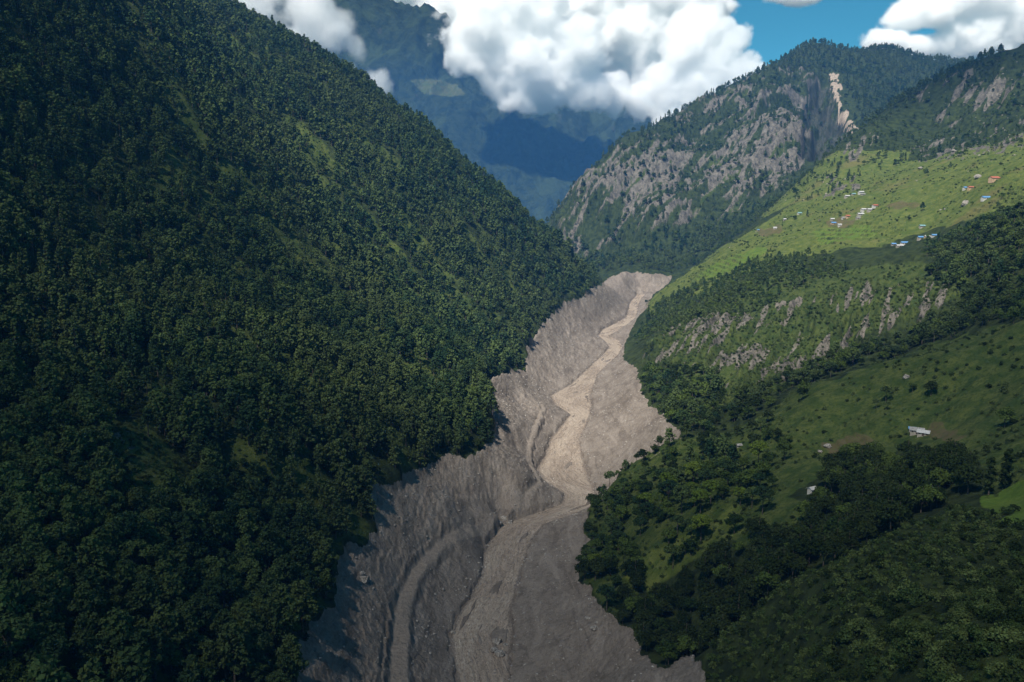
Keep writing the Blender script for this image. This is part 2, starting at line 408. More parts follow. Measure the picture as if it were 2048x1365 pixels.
LGRASS = [[(200, 850), (300, 830), (420, 960), (400, 1050), (300, 1050), (240, 960)], [(250, 1180), (290, 1190), (345, 1255), (320, 1260), (260, 1215)], [(530, 1330), (560, 1320), (620, 1365), (540, 1400)], [(20, 740), (80, 760), (120, 850), (70, 850)],
          [(700, 420), (720, 415), (880, 590), (860, 590)], [(900, 440), (915, 440), (990, 540), (975, 540)], [(560, 250), (600, 260), (690, 360), (660, 360)]]
LROCK = [[(215, 930), (240, 880), (260, 880), (270, 1000), (240, 1010)], [(440, 960), (470, 970), (560, 1040), (540, 1045), (470, 1000)], [(400, 85), (425, 80), (430, 120), (412, 122)], [(330, 760), (345, 770), (350, 830), (335, 820)], [(735, 960), (745, 950), (760, 1010), (745, 1010)]]
def many(L, d0, d1, k=2): 
    m = np.zeros(Z.shape, np.float32)
    for p in L: m = np.maximum(m, blur(zone(p, d0, d1), k))
    return m
grass = np.maximum(many(GRASS, 800, 1900, 3), .8 * many([[(1240, 1160), (1290, 1110), (1400, 1060), (1480, 1000), (1500, 1060), (1380, 1130), (1300, 1180)]], 300, 900, 5)); grass2 = many(GRASS2, 300, 1300, 3); field = many(FIELD, 250, 1700, 4); crop = many(CROP, 300, 1700, 4)
lgrass = many(LGRASS, 200, 1400, 2); lrock = many(LROCK, 200, 1600, 1)
rn_d = fbm(fd / 26 + .5 * perlin(X / 60, Y / 60, 2), fs / 120, 4, 81) + .5 * fbm(X / 300, Y / 300, 2, 82)
rn_c = fbm(ca / 9 + .3 * perlin(X / 20, Y / 20, 12), cf / 90, 3, 83) + .7 * fbm(X / 90, Y / 90, 2, 84)
rock = dface * sstep(.03, .30, rn_d * .7 + (rk_e - .62) * 1.1) * .8 + cliff * sstep(.04, .26, rn_c) + nhill * sstep(-.06, .2, rn_d) + recess + scar + lrock * sstep(.0, .22, fbm(X / 6, Y / 6, 3, 87))
TROCK = [[(1630, 350), (1720, 350), (1720, 375), (1640, 400)], [(1680, 300), (1740, 260), (1760, 280), (1700, 330)], [(1800, 300), (2048, 240), (2048, 300), (1850, 330)]]
rock += many(TROCK, 1200, 1900, 3) * sstep(.1, .3, rn_c)
rock = np.clip(rock, 0, 1)

riser = terr * sstep(.68, .78, fr) * (terr > .3) * sstep(-.3, .2, fbm(X / 90, Y / 90, 3, 88))
grass = grass * (1 - .55 * riser); field = field * (1 - .9 * riser); grass2 = grass2 * (1 - .5 * riser)
scrub = blur(zone(GRASS2[0], 600, 1300, 2), 4)
def forest_zone(polys, d0, d1): return many(polys, d0, d1, 2)
F_T = [[(1268, 800), (1290, 740), (1400, 740), (1450, 790), (1430, 835), (1600, 750), (1750, 690), (1900, 640), (2048, 560), (2200, 520), (2200, 600), (2048, 640), (1930, 670), (1800, 708), (1700, 735), (1600, 772), (1450, 858), (1370, 870), (1320, 840)],
       [(1290, 640), (1330, 600), (1400, 570), (1520, 520), (1650, 510), (1700, 545), (1600, 570), (1480, 640), (1350, 660), (1270, 690)],
       [(1850, 500), (1950, 450), (2048, 420), (2200, 370), (2200, 580), (2048, 600), (1930, 620), (1860, 560)],
       [(1180, 1010), (1260, 930), (1350, 880), (1450, 855), (1560, 860), (1580, 890), (1550, 960), (1560, 1000), (1500, 1050), (1430, 1100), (1300, 1150), (1230, 1235), (1170, 1170), (1160, 1080)],
       [(1620, 990), (1680, 920), (1750, 900), (1850, 890), (1950, 950), (1940, 1000), (1850, 1015), (1700, 1100), (1560, 1180), (1440, 1290), (1340, 1360), (1270, 1290), (1230, 1240), (1300, 1190), (1400, 1160), (1500, 1080), (1610, 1060)]]
dense = forest_zone(F_T, 300, 1450)
bankg = forest_zone(F_T[3:4], 300, 900)
dense = dense * (1 - bankg * (.35 + .55 * sstep(-.05, .25, fbm(X / 45, Y / 45, 3, 96))))
F_D = [[(1150, 510), (1300, 505), (1400, 450), (1500, 425), (1570, 395), (1500, 460), (1430, 520), (1345, 548), (1200, 555), (1165, 535)],
       [(1560, 110), (1620, 80), (1760, 90), (2048, 120), (2048, 150), (1830, 195), (1740, 250), (1720, 235), (1690, 160), (1640, 150), (1560, 160)]]
far_dense = forest_zone(F_D, 1800, 3500)
F_S = [[(1560, 370), (1700, 250), (1830, 215), (2048, 240), (2048, 290), (1900, 310), (1750, 340), (1600, 410)], NHILL]
far_sparse = forest_zone(F_S, 1300, 2300)
SHRUBS = [[(1430, 1290), (1560, 1183), (1700, 1100), (1900, 1014), (1990, 1030), (2200, 1080), (2200, 1500), (1400, 1500)]]
shrubz = many(SHRUBS, 100, 360, 2)
nomud = 1 - np.clip(mudf * 1.5, 0, 1)
forest = np.zeros(Z.shape, np.float32)
gap = sstep(.10, .30, fbm(ac / 60, al / 220, 4, 95) + .8 * np.clip(crest_n, -.2, .3)) * westf
forest = np.maximum(forest, westf * (1 - np.where(Y < 620, .25, .5) * gap) * (1 - .96 * lgrass) * (1 - lrock) * (0.85 + .3 * fbm(X / 80, Y / 80, 3, 91)))
forest = np.maximum(forest, dense * .95)
forest = np.maximum(forest, far_dense * .9)
forest = np.maximum(forest, far_sparse * .22)
forest = np.maximum(forest, dface * sstep(.05, .3, -rn_d + .15) * .38)
forest = np.maximum(forest, ((Y > 1850) & (forest < .05)) * .35)
forest = np.maximum(forest, (grass + grass2) * .035 * sstep(0, .3, fbm(X / 60, Y / 60, 3, 92)))
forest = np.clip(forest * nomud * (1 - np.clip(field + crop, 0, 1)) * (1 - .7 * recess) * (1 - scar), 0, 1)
forest[chan > -3] = 0
# open ground round the near houses, and in front of them
for px_, py_, r_ in ((1838, 866, 20), (1624, 984, 7), (1478, 893, 8), (1862, 792, 14)):
    x_, y_, z_ = ray(px_, py_); u_, rr0 = float(x_ / y_), float(z_ / y_); j_ = int(np.argmin(np.abs(U - u_))); D_ = math.exp(Vv[np.argmax(R[:, j_] >= rr0)])
    for k_ in (0, .8, 1.6): forest = forest * sstep(.75, 1.0, np.hypot(X - u_ * (D_ - k_ * r_), Y - D_ + k_ * r_) / r_)
shrubd = np.clip(.55 * scrub * sstep(-.25, .2, fbm(X / 22, Y / 22, 3, 90)) + shrubz * (.65 + .55 * sstep(-.25, .15, fbm(X / 16, Y / 16, 3, 97))) + .5 * bankg + .45 * gap + .50 * grass2 * sstep(-.2, .3, fbm(X / 25, Y / 25, 3, 93)) + .34 * grass * sstep(-.1, .3, fbm(X / 40, Y / 40, 3, 94)) + .5 * cliff + .85 * lgrass + .45 * dface, 0, 1) * nomud * (1 - np.clip(field + crop, 0, 1)) * (1 - recess) * (1 - scar)

# ------------------------------------------------------------------ materials
class N:
    def __init__(s, name):
        s.m = bpy.data.materials.new(name); s.m.use_nodes = True
        s.t = s.m.node_tree; s.t.nodes.clear()
        s.out = s.new('ShaderNodeOutputMaterial')
    def new(s, typ, **kw):
        n = s.t.nodes.new(typ)
        for k, v in kw.items(): setattr(n, k, v)
        return n
    def set(s, sock, v):
        if isinstance(v, bpy.types.NodeSocket): s.t.links.new(v, sock)
        elif isinstance(v, (tuple, list)) and len(v) == 3 and sock.type == 'RGBA': sock.default_value = (*v, 1)
        else: sock.default_value = v
    def pos(s):
        if not hasattr(s, '_p'): s._p = s.new('ShaderNodeNewGeometry').outputs['Position']
        return s._p
    def scaled(s, v, sx, sy, sz):
        n = s.new('ShaderNodeVectorMath', operation='MULTIPLY'); s.set(n.inputs[0], v); n.inputs[1].default_value = (sx, sy, sz); return n.outputs[0]
    def noise(s, vec, scale, detail=4, rough=.55, dist=0):
        n = s.new('ShaderNodeTexNoise'); s.set(n.inputs['Vector'], vec); n.inputs['Scale'].default_value = scale
        n.inputs['Detail'].default_value = detail; n.inputs['Roughness'].default_value = rough; n.inputs['Distortion'].default_value = dist
        return n.outputs['Fac']
    def attr(s, name): return s.new('ShaderNodeAttribute', attribute_name=name).outputs['Fac']
    def math(s, op, a, b=0.0, c=None):
        n = s.new('ShaderNodeMath', operation=op); s.set(n.inputs[0], a); s.set(n.inputs[1], b)
        if c is not None: s.set(n.inputs[2], c)
        return n.outputs[0]
    def ramp(s, v, a, b, lo=0.0, hi=1.0):
        n = s.new('ShaderNodeMapRange', interpolation_type='SMOOTHSTEP'); s.set(n.inputs[0], v)
        for i, q in enumerate((a, b, lo, hi)): n.inputs[i + 1].default_value = q
        return n.outputs[0]
    def mix(s, f, a, b):
        n = s.new('ShaderNodeMix', data_type='RGBA'); s.set(n.inputs[0], f); s.set(n.inputs[6], a); s.set(n.inputs[7], b); return n.outputs[2]
    def bsdf(s, col, rough=.9, spec=.15, bump=None, bd=1.0, bs=1.0):
        n = s.new('ShaderNodeBsdfPrincipled'); s.set(n.inputs['Base Color'], col); s.set(n.inputs['Roughness'], rough)
        s.set(n.inputs['Specular IOR Level'], spec)
        if bump is not None:
            b = s.new('ShaderNodeBump'); s.set(b.inputs['Height'], bump); b.inputs['Distance'].default_value = bd; b.inputs['Strength'].default_value = bs
            s.t.links.new(b.outputs[0], n.inputs['Normal'])
        s.t.links.new(n.outputs[0], s.out.inputs[0]); return n

def ground_mat():
    g = N('ground_cover'); p = g.pos()
    n1 = g.noise(p, .012, 6, .6); n2 = g.noise(p, .11, 5, .6); n3 = g.noise(p, .5, 5, .65); n4 = g.noise(p, 1.1, 4, .7)
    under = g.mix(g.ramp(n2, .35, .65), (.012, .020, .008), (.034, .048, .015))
    gr = g.mix(g.ramp(n2, .35, .68), (.056, .082, .018), (.108, .126, .032))
    gr = g.mix(g.math('MULTIPLY', g.ramp(n3, .5, .66), .65), gr, (.030, .055, .014))
    gr = g.mix(g.ramp(n1, .54, .66, 0, .6), gr, (.120, .104, .044))
    g2 = g.mix(g.ramp(n2, .35, .65), (.032, .054, .013), (.072, .090, .024))
    g2 = g.mix(g.math('MULTIPLY', g.ramp(n3, .48, .64), .75), g2, (.020, .038, .010))
    fl = g.mix(g.ramp(n2, .35, .65), (.060, .104, .016), (.090, .132, .024))
    cr = g.mix(g.ramp(n2, .35, .65), (.066, .066, .028), (.098, .080, .042))
    cr = g.mix(g.ramp(n3, .5, .62, 0, .6), cr, (.07, .10, .02))
    st = g.noise(g.scaled(p, .12, .12, .03), 1.0, 6, .7, .6); st2 = g.noise(p, .35, 6, .7)
    rk = g.mix(g.ramp(st, .35, .62), (.040, .038, .035), (.145, .132, .115))
    rk = g.mix(g.ramp(st2, .58, .70, 0, .7), rk, (.28, .255, .225))
    rk = g.mix(g.ramp(st2, .46, .36, 0, .8), rk, (.035, .045, .022))
    sc_ = g.mix(g.ramp(st2, .4, .6), (.17, .138, .108), (.36, .295, .24))
    md = g.mix(g.ramp(n2, .35, .65), (.140, .118, .100), (.196, .168, .144))
    md = g.mix(g.ramp(n3, .40, .62, 0, .5), md, (.238, .206, .178))
    md = g.mix(g.ramp(n1, .55, .66, 0, .45), md, (.098, .080, .067))
    fl_ = g.noise(g.scaled(p, .11, .022, .06), 1.0, 5, .65, .8)
    md = g.mix(g.ramp(fl_, .52, .64, 0, .6), md, (.100, .083, .070))
    md = g.mix(g.ramp(fl_, .46, .36, 0, .7), md, (.250, .218, .190))
    md = g.mix(g.ramp(n4, .46, .34, 0, .55), md, (.070, .061, .055))
    md = g.mix(g.ramp(n4, .60, .70, 0, .7), md, (.33, .30, .27))
    tr = g.mix(g.ramp(n3, .35, .65), (.178, .152, .130), (.240, .206, .176))
    def edge(a, k=.5, lo=.42, hi=.58):
        return g.ramp(g.math('MULTIPLY_ADD', g.math('SUBTRACT', n3, .5), k, g.attr(a)), lo, hi)
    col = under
    for a, c in (('grass_low', g2), ('grass', gr), ('crop', cr), ('field', fl)):
        col = g.mix(edge(a, 1.1 if a in ('crop', 'field') else .7, .35, .75), col, c)
    col = g.mix(edge('rock', 1.2, .40, .60), col, rk)
    col = g.mix(edge('recess', .3), col, g.mix(g.ramp(st, .35, .65), (.018, .024, .014), (.052, .054, .044)))  # the hollow's shadow painted in as near-black green
    col = g.mix(edge('scar', .6), col, sc_)
    col = g.mix(edge('mud', .5), col, md)
    col = g.mix(edge('track', .3), col, tr)
    h = g.math('MULTIPLY_ADD', n3, 1.5, g.math('MULTIPLY', n2, 2.0))
    h = g.math('MULTIPLY_ADD', n4, .7, h)
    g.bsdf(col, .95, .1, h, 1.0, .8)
    return g.m

def river_mat():
    g = N('muddy_water'); p = g.pos()
    fv = g.new('ShaderNodeAttribute', attribute_name='flow').outputs['Vector']; ed = g.attr('margin')
    w = g.noise(g.scaled(fv, .42, .07, 0), 1.0, 5, .65, .8); w2 = g.noise(g.scaled(fv, .75, .40, 0), 1.0, 5, .7, 1.0); w3 = g.noise(g.scaled(fv, .05, .018, 0), 1.0, 3, .5, .5)
    col = g.mix(g.ramp(w, .35, .65), (.285, .226, .176), (.400, .326, .262))
    col = g.mix(g.ramp(w3, .42, .62, 0, .6), col, (.410, .328, .252))
    col = g.mix(g.math('MULTIPLY', g.ramp(w3, .46, .60), g.ramp(w2, .52, .64, 0, .9)), col, (.52, .46, .40))
    col = g.mix(g.ramp(w2, .48, .38, 0, .7), col, (.120, .098, .083))
    col = g.mix(g.ramp(g.math('MULTIPLY_ADD', w2, .25, ed), .12, .34, .7, 0), col, (.095, .078, .066))
    g.bsdf(col, g.ramp(w3, .4, .6, .14, .42), .5, g.math('MULTIPLY_ADD', w, 1.5, w2), 1.4, 1.0)
    return g.m

def leaf_mat(name, a, b, c, tl=.18):
    g = N(name)
    rnd = g.new('ShaderNodeObjectInfo').outputs['Random']
    p = g.pos()
    n1 = g.noise(p, .006, 3); n2 = g.noise(p, .9, 2)
    col = g.mix(g.ramp(rnd, .05, .95), a, b)
    col = g.mix(g.math('MULTIPLY', g.ramp(n1, .42, .62), .5), col, c)
    v = g.ramp(n2, .3, .7, .72, 1.25)
    hsv = g.new('ShaderNodeHueSaturation'); g.set(hsv.inputs['Value'], v); g.set(hsv.inputs['Color'], col)
    d = g.new('ShaderNodeBsdfDiffuse'); t = g.new('ShaderNodeBsdfTranslucent'); m = g.new('ShaderNodeMixShader')
    g.set(d.inputs[0], hsv.outputs[0]); g.set(t.inputs[0], hsv.outputs[0]); m.inputs[0].default_value = tl
    g.t.links.new(d.outputs[0], m.inputs[1]); g.t.links.new(t.outputs[0], m.inputs[2]); g.t.links.new(m.outputs[0], g.out.inputs[0])
    return g.m

def plain(name, a, b, scale=.8, rough=.9, spec=.2):
    g = N(name); g.bsdf(g.mix(g.ramp(g.noise(g.pos(), scale, 4), .35, .65), a, b), rough, spec, g.noise(g.pos(), scale * 3, 4), .2, .6)
    return g.m

M_ground = ground_mat(); M_river = river_mat()
M_pine = leaf_mat('pine_needles', (.022, .046, .022), (.072, .106, .036), (.084, .108, .040))
M_leaf = leaf_mat('broad_leaves', (.022, .042, .014), (.072, .108, .026), (.078, .108, .028))
M_dark = leaf_mat('dark_leaves', (.016, .028, .010), (.034, .050, .018), (.030, .046, .014))
M_lime = leaf_mat('fresh_leaves', (.085, .130, .022), (.120, .165, .030), (.105, .150, .030))
M_shrub = leaf_mat('shrub_leaves', (.040, .066, .022), (.085, .115, .040), (.065, .085, .034))
M_bark = plain('bark', (.050, .040, .032), (.120, .100, .085), 2.0)
M_stone = plain('stone', (.12, .11, .10), (.34, .315, .285), 1.2)
print('masks', time.time() - T0)

# ------------------------------------------------------------------ terrain sheet
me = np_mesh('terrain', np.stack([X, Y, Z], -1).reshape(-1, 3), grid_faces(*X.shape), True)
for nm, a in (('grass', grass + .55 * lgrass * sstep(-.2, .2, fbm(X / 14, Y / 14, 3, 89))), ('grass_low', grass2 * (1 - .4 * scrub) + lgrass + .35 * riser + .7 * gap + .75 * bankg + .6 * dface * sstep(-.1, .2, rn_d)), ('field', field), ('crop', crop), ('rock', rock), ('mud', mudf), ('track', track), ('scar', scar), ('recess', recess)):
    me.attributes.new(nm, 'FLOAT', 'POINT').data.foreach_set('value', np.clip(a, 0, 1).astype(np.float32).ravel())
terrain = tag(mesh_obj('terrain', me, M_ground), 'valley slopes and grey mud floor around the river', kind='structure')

# water
yy = np.exp(np.arange(math.log(330), math.log(st[-1, 0] + 20), .0035))
l = np.interp(yy, st[:, 0], st[:, 1]) * yy; r = np.interp(yy, st[:, 0], st[:, 2]) * yy
s = np.linspace(-.12, 1.12, 26)
xw = l[:, None] + (r - l)[:, None] * s; yw = np.repeat(yy[:, None], 26, 1)
flow = fbm(xw / 3.5, yw / 5, 4, 101) * .35 * (1 + sstep(0, .4, fbm(xw / 40, yw / 60, 2, 105))) + fbm(xw / 14, yw / 20, 3, 103) * .3
me = np_mesh('river', np.stack([xw, yw, river_z(yw) + .1 + flow], -1).reshape(-1, 3), grid_faces(*xw.shape), True)
me.attributes.new('flow', 'FLOAT_VECTOR', 'POINT').data.foreach_set('vector', np.stack([s * (r - l)[:, None], yw, 0 * yw], -1).astype(np.float32).ravel())
me.attributes.new('margin', 'FLOAT', 'POINT').data.foreach_set('value', (np.minimum(s, 1 - s)[None] * 2 + 0 * yw).astype(np.float32).ravel())
tag(mesh_obj('river', me, M_river), 'brown silty river winding down the mud floor', kind='structure')

# ------------------------------------------------------------------ far mountains, beyond the valley's end
fp = [P(*t) for t in [(560, 40, 8600), (640, -20, 8500), (700, -5, 8300), (760, 25, 8200), (830, 50, 8000), (900, 76, 7900), (960, 110, 7800), (1040, 150, 7900), (1110, 190, 8000),
    (1180, 243, 7400), (1222, 212, 7300), (1262, 214, 7200), (1300, 228, 7150), (1326, 243, 7100), (1400, 330, 7000), (300, -250, 8400), (0, -350, 8000),
    (1085, 446, 5700), (1060, 470, 5650), (1120, 440, 5750), (1040, 400, 5900), (980, 350, 6100), (900, 290, 6300), (820, 230, 6600), (760, 190, 6800), (700, 100, 7400), (860, 160, 7000), (880, 190, 6750),
    (1000, 270, 6500), (1100, 330, 6200), (1130, 300, 6500), (1160, 380, 5950), (1200, 330, 6400), (1230, 290, 6800), (1250, 400, 6000), (1400, 420, 6000), (500, 300, 6000), (700, 350, 5800), (900, 420, 5700), (300, 200, 6200), (0, 0, 6300)]]
fp += [(x * 1.1, 10500, z - 700) for x, y, z in fp[:15:2]]
fp = np.array(fp); KF = np.stack([fp[:, 0], fp[:, 1]], 1) / 3000
d2 = ((KF[:, None] - KF[None]) ** 2).sum(-1); nf = len(KF)
A = np.zeros((nf + 3, nf + 3)); A[:nf, :nf] = kern(d2) + np.eye(nf) * 1e-4; A[:nf, nf] = 1; A[:nf, nf + 1:] = KF; A[nf, :nf] = 1; A[nf + 1:, :nf] = KF.T
WF = np.linalg.solve(A, np.concatenate([fp[:, 2], np.zeros(3)]))
fx, fy = np.meshgrid(np.linspace(-.62, .30, 420), np.linspace(5620, 10200, 300)); fx = fx * fy
qq = np.stack([fx.ravel(), fy.ravel()], 1) / 3000
dd = ((qq[:, None] - KF[None]) ** 2).sum(-1)
fz = (kern(dd) @ WF[:nf] + WF[nf] + qq @ WF[nf + 1:]).reshape(fx.shape)
fz += (ridged(fx / 900 + .3 * perlin(fx / 700, fy / 700, 3), fy / 1700, 5, 201) - .62) * 480 * sstep(5620, 6300, fy) + (ridged(fx / 300 + .3 * perlin(fx / 300, fy / 300, 6), fy / 600, 3, 205) - .62) * 130 * sstep(5620, 6000, fy) + fbm(fx / 90, fy / 90, 3, 203) * 26
fz = np.where(fy < 5650, -300, fz)
def far_mat():
    g = N('far_forest'); p = g.pos()
    n1 = g.noise(p, .0022, 5, .6); n2 = g.noise(p, .02, 4, .7); n3 = g.noise(g.scaled(p, .006, .006, .0015), 1, 5, .7)
    c = g.mix(g.ramp(n2, .35, .65), (.006, .012, .006), (.020, .030, .013))
    c = g.mix(g.ramp(n1, .50, .62, 0, .6), c, (.032, .048, .018))
    c = g.mix(g.ramp(n3, .62, .72, 0, .6), c, (.05, .046, .04))
    c = g.mix(g.ramp(g.attr('meadow'), .3, .7), c, g.mix(g.ramp(n2, .4, .6), (.045, .062, .02), (.065, .072, .03)))
    g.bsdf(c, .95, .1, n2, 25, 1.0); return g.m
fpx, fpy = project(fx, fy, fz)
meadow = blur(inside([(818, 160), (870, 158), (915, 172), (935, 190), (900, 194), (850, 188)], fpx + 12 * fbm(fx / 120, fy / 120, 3, 5), fpy), 1)
me = np_mesh('far_mountain', np.stack([fx, fy, fz], -1).reshape(-1, 3), grid_faces(*fx.shape), True)
me.attributes.new('meadow', 'FLOAT', 'POINT').data.foreach_set('value', meadow.astype(np.float32).ravel())
tag(mesh_obj('far_mountain', me, far_mat()), 'blue hazy forested mountain behind the clouds', kind='structure')
print('far', time.time() - T0)

# ------------------------------------------------------------------ lookups on the terrain
def look(arr, x, y):
    u = np.asarray(x) / np.asarray(y); v = np.log(np.asarray(y))
    j = np.clip(np.searchsorted(U, u) - 1, 0, len(U) - 2); i = np.clip(np.searchsorted(Vv, v) - 1, 0, len(Vv) - 2)
    a = (u - U[j]) / (U[j + 1] - U[j]); b = (v - Vv[i]) / (Vv[i + 1] - Vv[i])
    return (arr[i, j] * (1 - a) + arr[i, j + 1] * a) * (1 - b) + (arr[i + 1, j] * (1 - a) + arr[i + 1, j + 1] * a) * b
def hit(px, py):
    """the first point of the terrain on a bearing"""
    x, y, z = ray(px, py); u = float(x / y); rr = float(z / y)
    j = min(max(np.searchsorted(U, u) - 1, 0), len(U) - 2); a = (u - U[j]) / (U[j + 1] - U[j])
    col = R[:, j] * (1 - a) + R[:, j + 1] * a
    k = np.argmax(col >= rr)
    if k == 0: return None
    t = (rr - col[k - 1]) / (col[k] - col[k - 1]); D = math.exp(Vv[k - 1] + t * (Vv[k] - Vv[k - 1]))
    return (u * D, D, rr * D)
RUN = np.maximum.accumulate(R, 0)
HID = (RUN - R) * Y                                # metres below the sight line

# ------------------------------------------------------------------ vegetation prototypes
def leaves(centers, radii, per, size, rs, up=.35, flat=.75):
    """leaf-sized faces spread over the shells of foliage clumps"""
    k = len(centers) * per
    c = np.repeat(centers, per, 0); rad = np.repeat(radii, per)[:, None]
    d = rs.normal(size=(k, 3)); d[:, 2] += up; d /= np.linalg.norm(d, axis=1)[:, None]
    p = c + d * rad * (.55 + .5 * rs.random((k, 1))) * np.array([1, 1, flat])
    nrm = d * .8 + rs.normal(size=(k, 3)) * .55; nrm[:, 2] += .35; nrm /= np.linalg.norm(nrm, axis=1)[:, None]
    t = np.cross(nrm, rs.normal(size=(k, 3))); t /= np.linalg.norm(t, axis=1)[:, None]; b = np.cross(nrm, t)
    s = size * (.6 + .8 * rs.random((k, 1)))
    q = np.stack([p + t * s, p + b * s * .7, p - t * s, p - b * s * .7], 1)
    return q.reshape(-1, 3)
def quads(n): return np.arange(n).reshape(-1, 4)

def tube(path, rad, sides=6):
    path = np.asarray(path, float); V = []
    for i, pnt in enumerate(path):
        d = path[min(i + 1, len(path) - 1)] - path[max(i - 1, 0)]; d /= np.linalg.norm(d)
        a = np.cross(d, (0.31, .95, .1)); a /= np.linalg.norm(a); b = np.cross(d, a)
        for k in range(sides):
            th = 2 * math.pi * k / sides; V.append(pnt + (a * math.cos(th) + b * math.sin(th)) * rad[i])
    Q = [[i * sides + k, i * sides + (k + 1) % sides, (i + 1) * sides + (k + 1) % sides, (i + 1) * sides + k] for i in range(len(path) - 1) for k in range(sides)]
    return np.array(V), np.array(Q)
def join(parts):
    V = []; Q = []; o = 0
    for v, q in parts: V.append(v); Q.append(q + o); o += len(v)
    return np.concatenate(V), np.concatenate(Q)

def tree_shape(kind, rs):
    """clump centres, clump radii, trunk and limbs for a tree 1 unit high"""
    cs = []; rd = []; tubes = []
    lean = rs.normal(size=2) * .03
    tubes.append(tube([(0, 0, -.12), (lean[0] * .5, lean[1] * .5, .35), (lean[0], lean[1], .9)], [.022, .016, .005]))
    if kind == 'pine':
        n = 22
        for k in range(n):
            h = .34 + .64 * (k + .5) / n; w = .30 * ((1.04 - h) / .64) ** .75 * (1 if h > .42 else .8)
            th = k * 2.4 + rs.random() * .8; rr = w * (.35 + .75 * rs.random())
            c = np.array([lean[0] * h + rr * math.cos(th), lean[1] * h + rr * math.sin(th), h + rs.normal() * .02])
            cs.append(c); rd.append(.085 + .055 * rs.random())
            if k % 3 == 0: tubes.append(tube([(lean[0] * h, lean[1] * h, h - .07), c], [.008, .003], 4))
    elif kind == 'umbrella':
        n = 20
        for k in range(n):
            th = k * 2.4 + rs.random(); rr = .33 * math.sqrt((k + .5) / n)
            h = .93 - .55 * rr ** 2 / .33 - .12 * (rs.random() < .35) * rs.random() * 2
            c = np.array([rr * math.cos(th), rr * math.sin(th), h]); cs.append(c); rd.append(.085 + .04 * rs.random())
            if k % 2: tubes.append(tube([(0, 0, .45 + .2 * rs.random()), c - (0, 0, .03)], [.010, .003], 4))
    elif kind == 'round':
        n = 26
        for k in range(n):
            d = rs.normal(size=3); d /= np.linalg.norm(d); d[2] = abs(d[2]) * 1.0 - .25
            c = np.array([0, 0, .52]) + d * np.array([.34, .34, .40]) * (.45 + .55 * rs.random()); cs.append(c); rd.append(.11 + .07 * rs.random())
            if k % 4 == 0: tubes.append(tube([(0, 0, .3), c], [.010, .003], 4))
    elif kind == 'slim':
        n = 16
        for k in range(n):
            h = .10 + .86 * (k + .5) / n; w = .10 * math.sin(math.pi * (.15 + .8 * h)) + .02
            th = k * 2.4; cs.append(np.array([w * .6 * math.cos(th), w * .6 * math.sin(th), h])); rd.append(.06 + .035 * rs.random() * (1.1 - h))
    elif kind == 'spire':
        n = 20
        for k in range(n):
            h = .12 + .85 * (k + .5) / n; w = .17 * (1 - h) + .015
            th = k * 2.4 + rs.random() * .5; rr = w * (.5 + .6 * rs.random())
            cs.append(np.array([rr * math.cos(th), rr * math.sin(th), h])); rd.append(.05 + .05 * (1 - h))
    else:                                           # bush
        n = 12
        for k in range(n):
            d = rs.normal(size=3); d /= np.linalg.norm(d); d[2] = abs(d[2])
            cs.append(np.array([0, 0, .15]) + d * np.array([.55, .55, .55]) * (.3 + .7 * rs.random())); rd.append(.22 + .14 * rs.random())
        tubes = [tube([(0, 0, -.25), (0, 0, .5)], [.03, .01], 4)]
    return np.array(cs), np.array(rd), tubes

def proto(kind, seed, per, size, leafmat, name):
    rs = np.random.default_rng(seed)
    cs, rd, tubes = tree_shape(kind, rs)
    v = leaves(cs, rd, per, size, rs)
    cm = np_mesh(name + '_crown', v, quads(len(v))); cm.materials.append(leafmat)
    tv, tq = join(tubes)
    tm = np_mesh(name + '_trunk', tv, tq, True); tm.materials.append(M_bark)
    return cm, tm
def merged_proto(kind, seed, per, size, leafmat, name):
    """crown and trunk of a distant tree in one mesh, for scattering"""
    rs = np.random.default_rng(seed); cs, rd, tubes = tree_shape(kind, rs)
    v = leaves(cs, rd, per, size, rs); tv, tq = tubes[0]
    V = np.concatenate([v, tv]); Q = np.concatenate([quads(len(v)), tq + len(v)])
    m = np_mesh(name, V, Q); m.materials.append(leafmat); m.materials.append(M_bark)
    mi = np.zeros(len(Q), np.int32); mi[len(v) // 4:] = 1; m.polygons.foreach_set('material_index', mi)
    return bpy.data.objects.new(name, m)

# ------------------------------------------------------------------ scatter
def scatter(spacing, y0, y1, u0, u1, dens, seed, hide=10):
    rs = np.random.default_rng(seed)
    x0 = u0 * y1 if u0 < 0 else u0 * y0; x1 = u1 * y1
    gx, gy = np.meshgrid(np.arange(x0, x1, spacing), np.arange(y0, y1, spacing))
    gx = gx.ravel() + rs.uniform(-.55, .55, gx.size) * spacing; gy = gy.ravel() + rs.uniform(-.55, .55, gy.size) * spacing
    ok = (gy > y0) & (gy < y1) & (gx / gy > u0) & (gx / gy < u1); gx, gy = gx[ok], gy[ok]
    ok = rs.random(len(gx)) < look(dens, gx, gy); gx, gy = gx[ok], gy[ok]
    ok = look(HID, gx, gy) < hide; gx, gy = gx[ok], gy[ok]
    return np.stack([gx, gy, look(Zt, gx, gy)], 1), rs

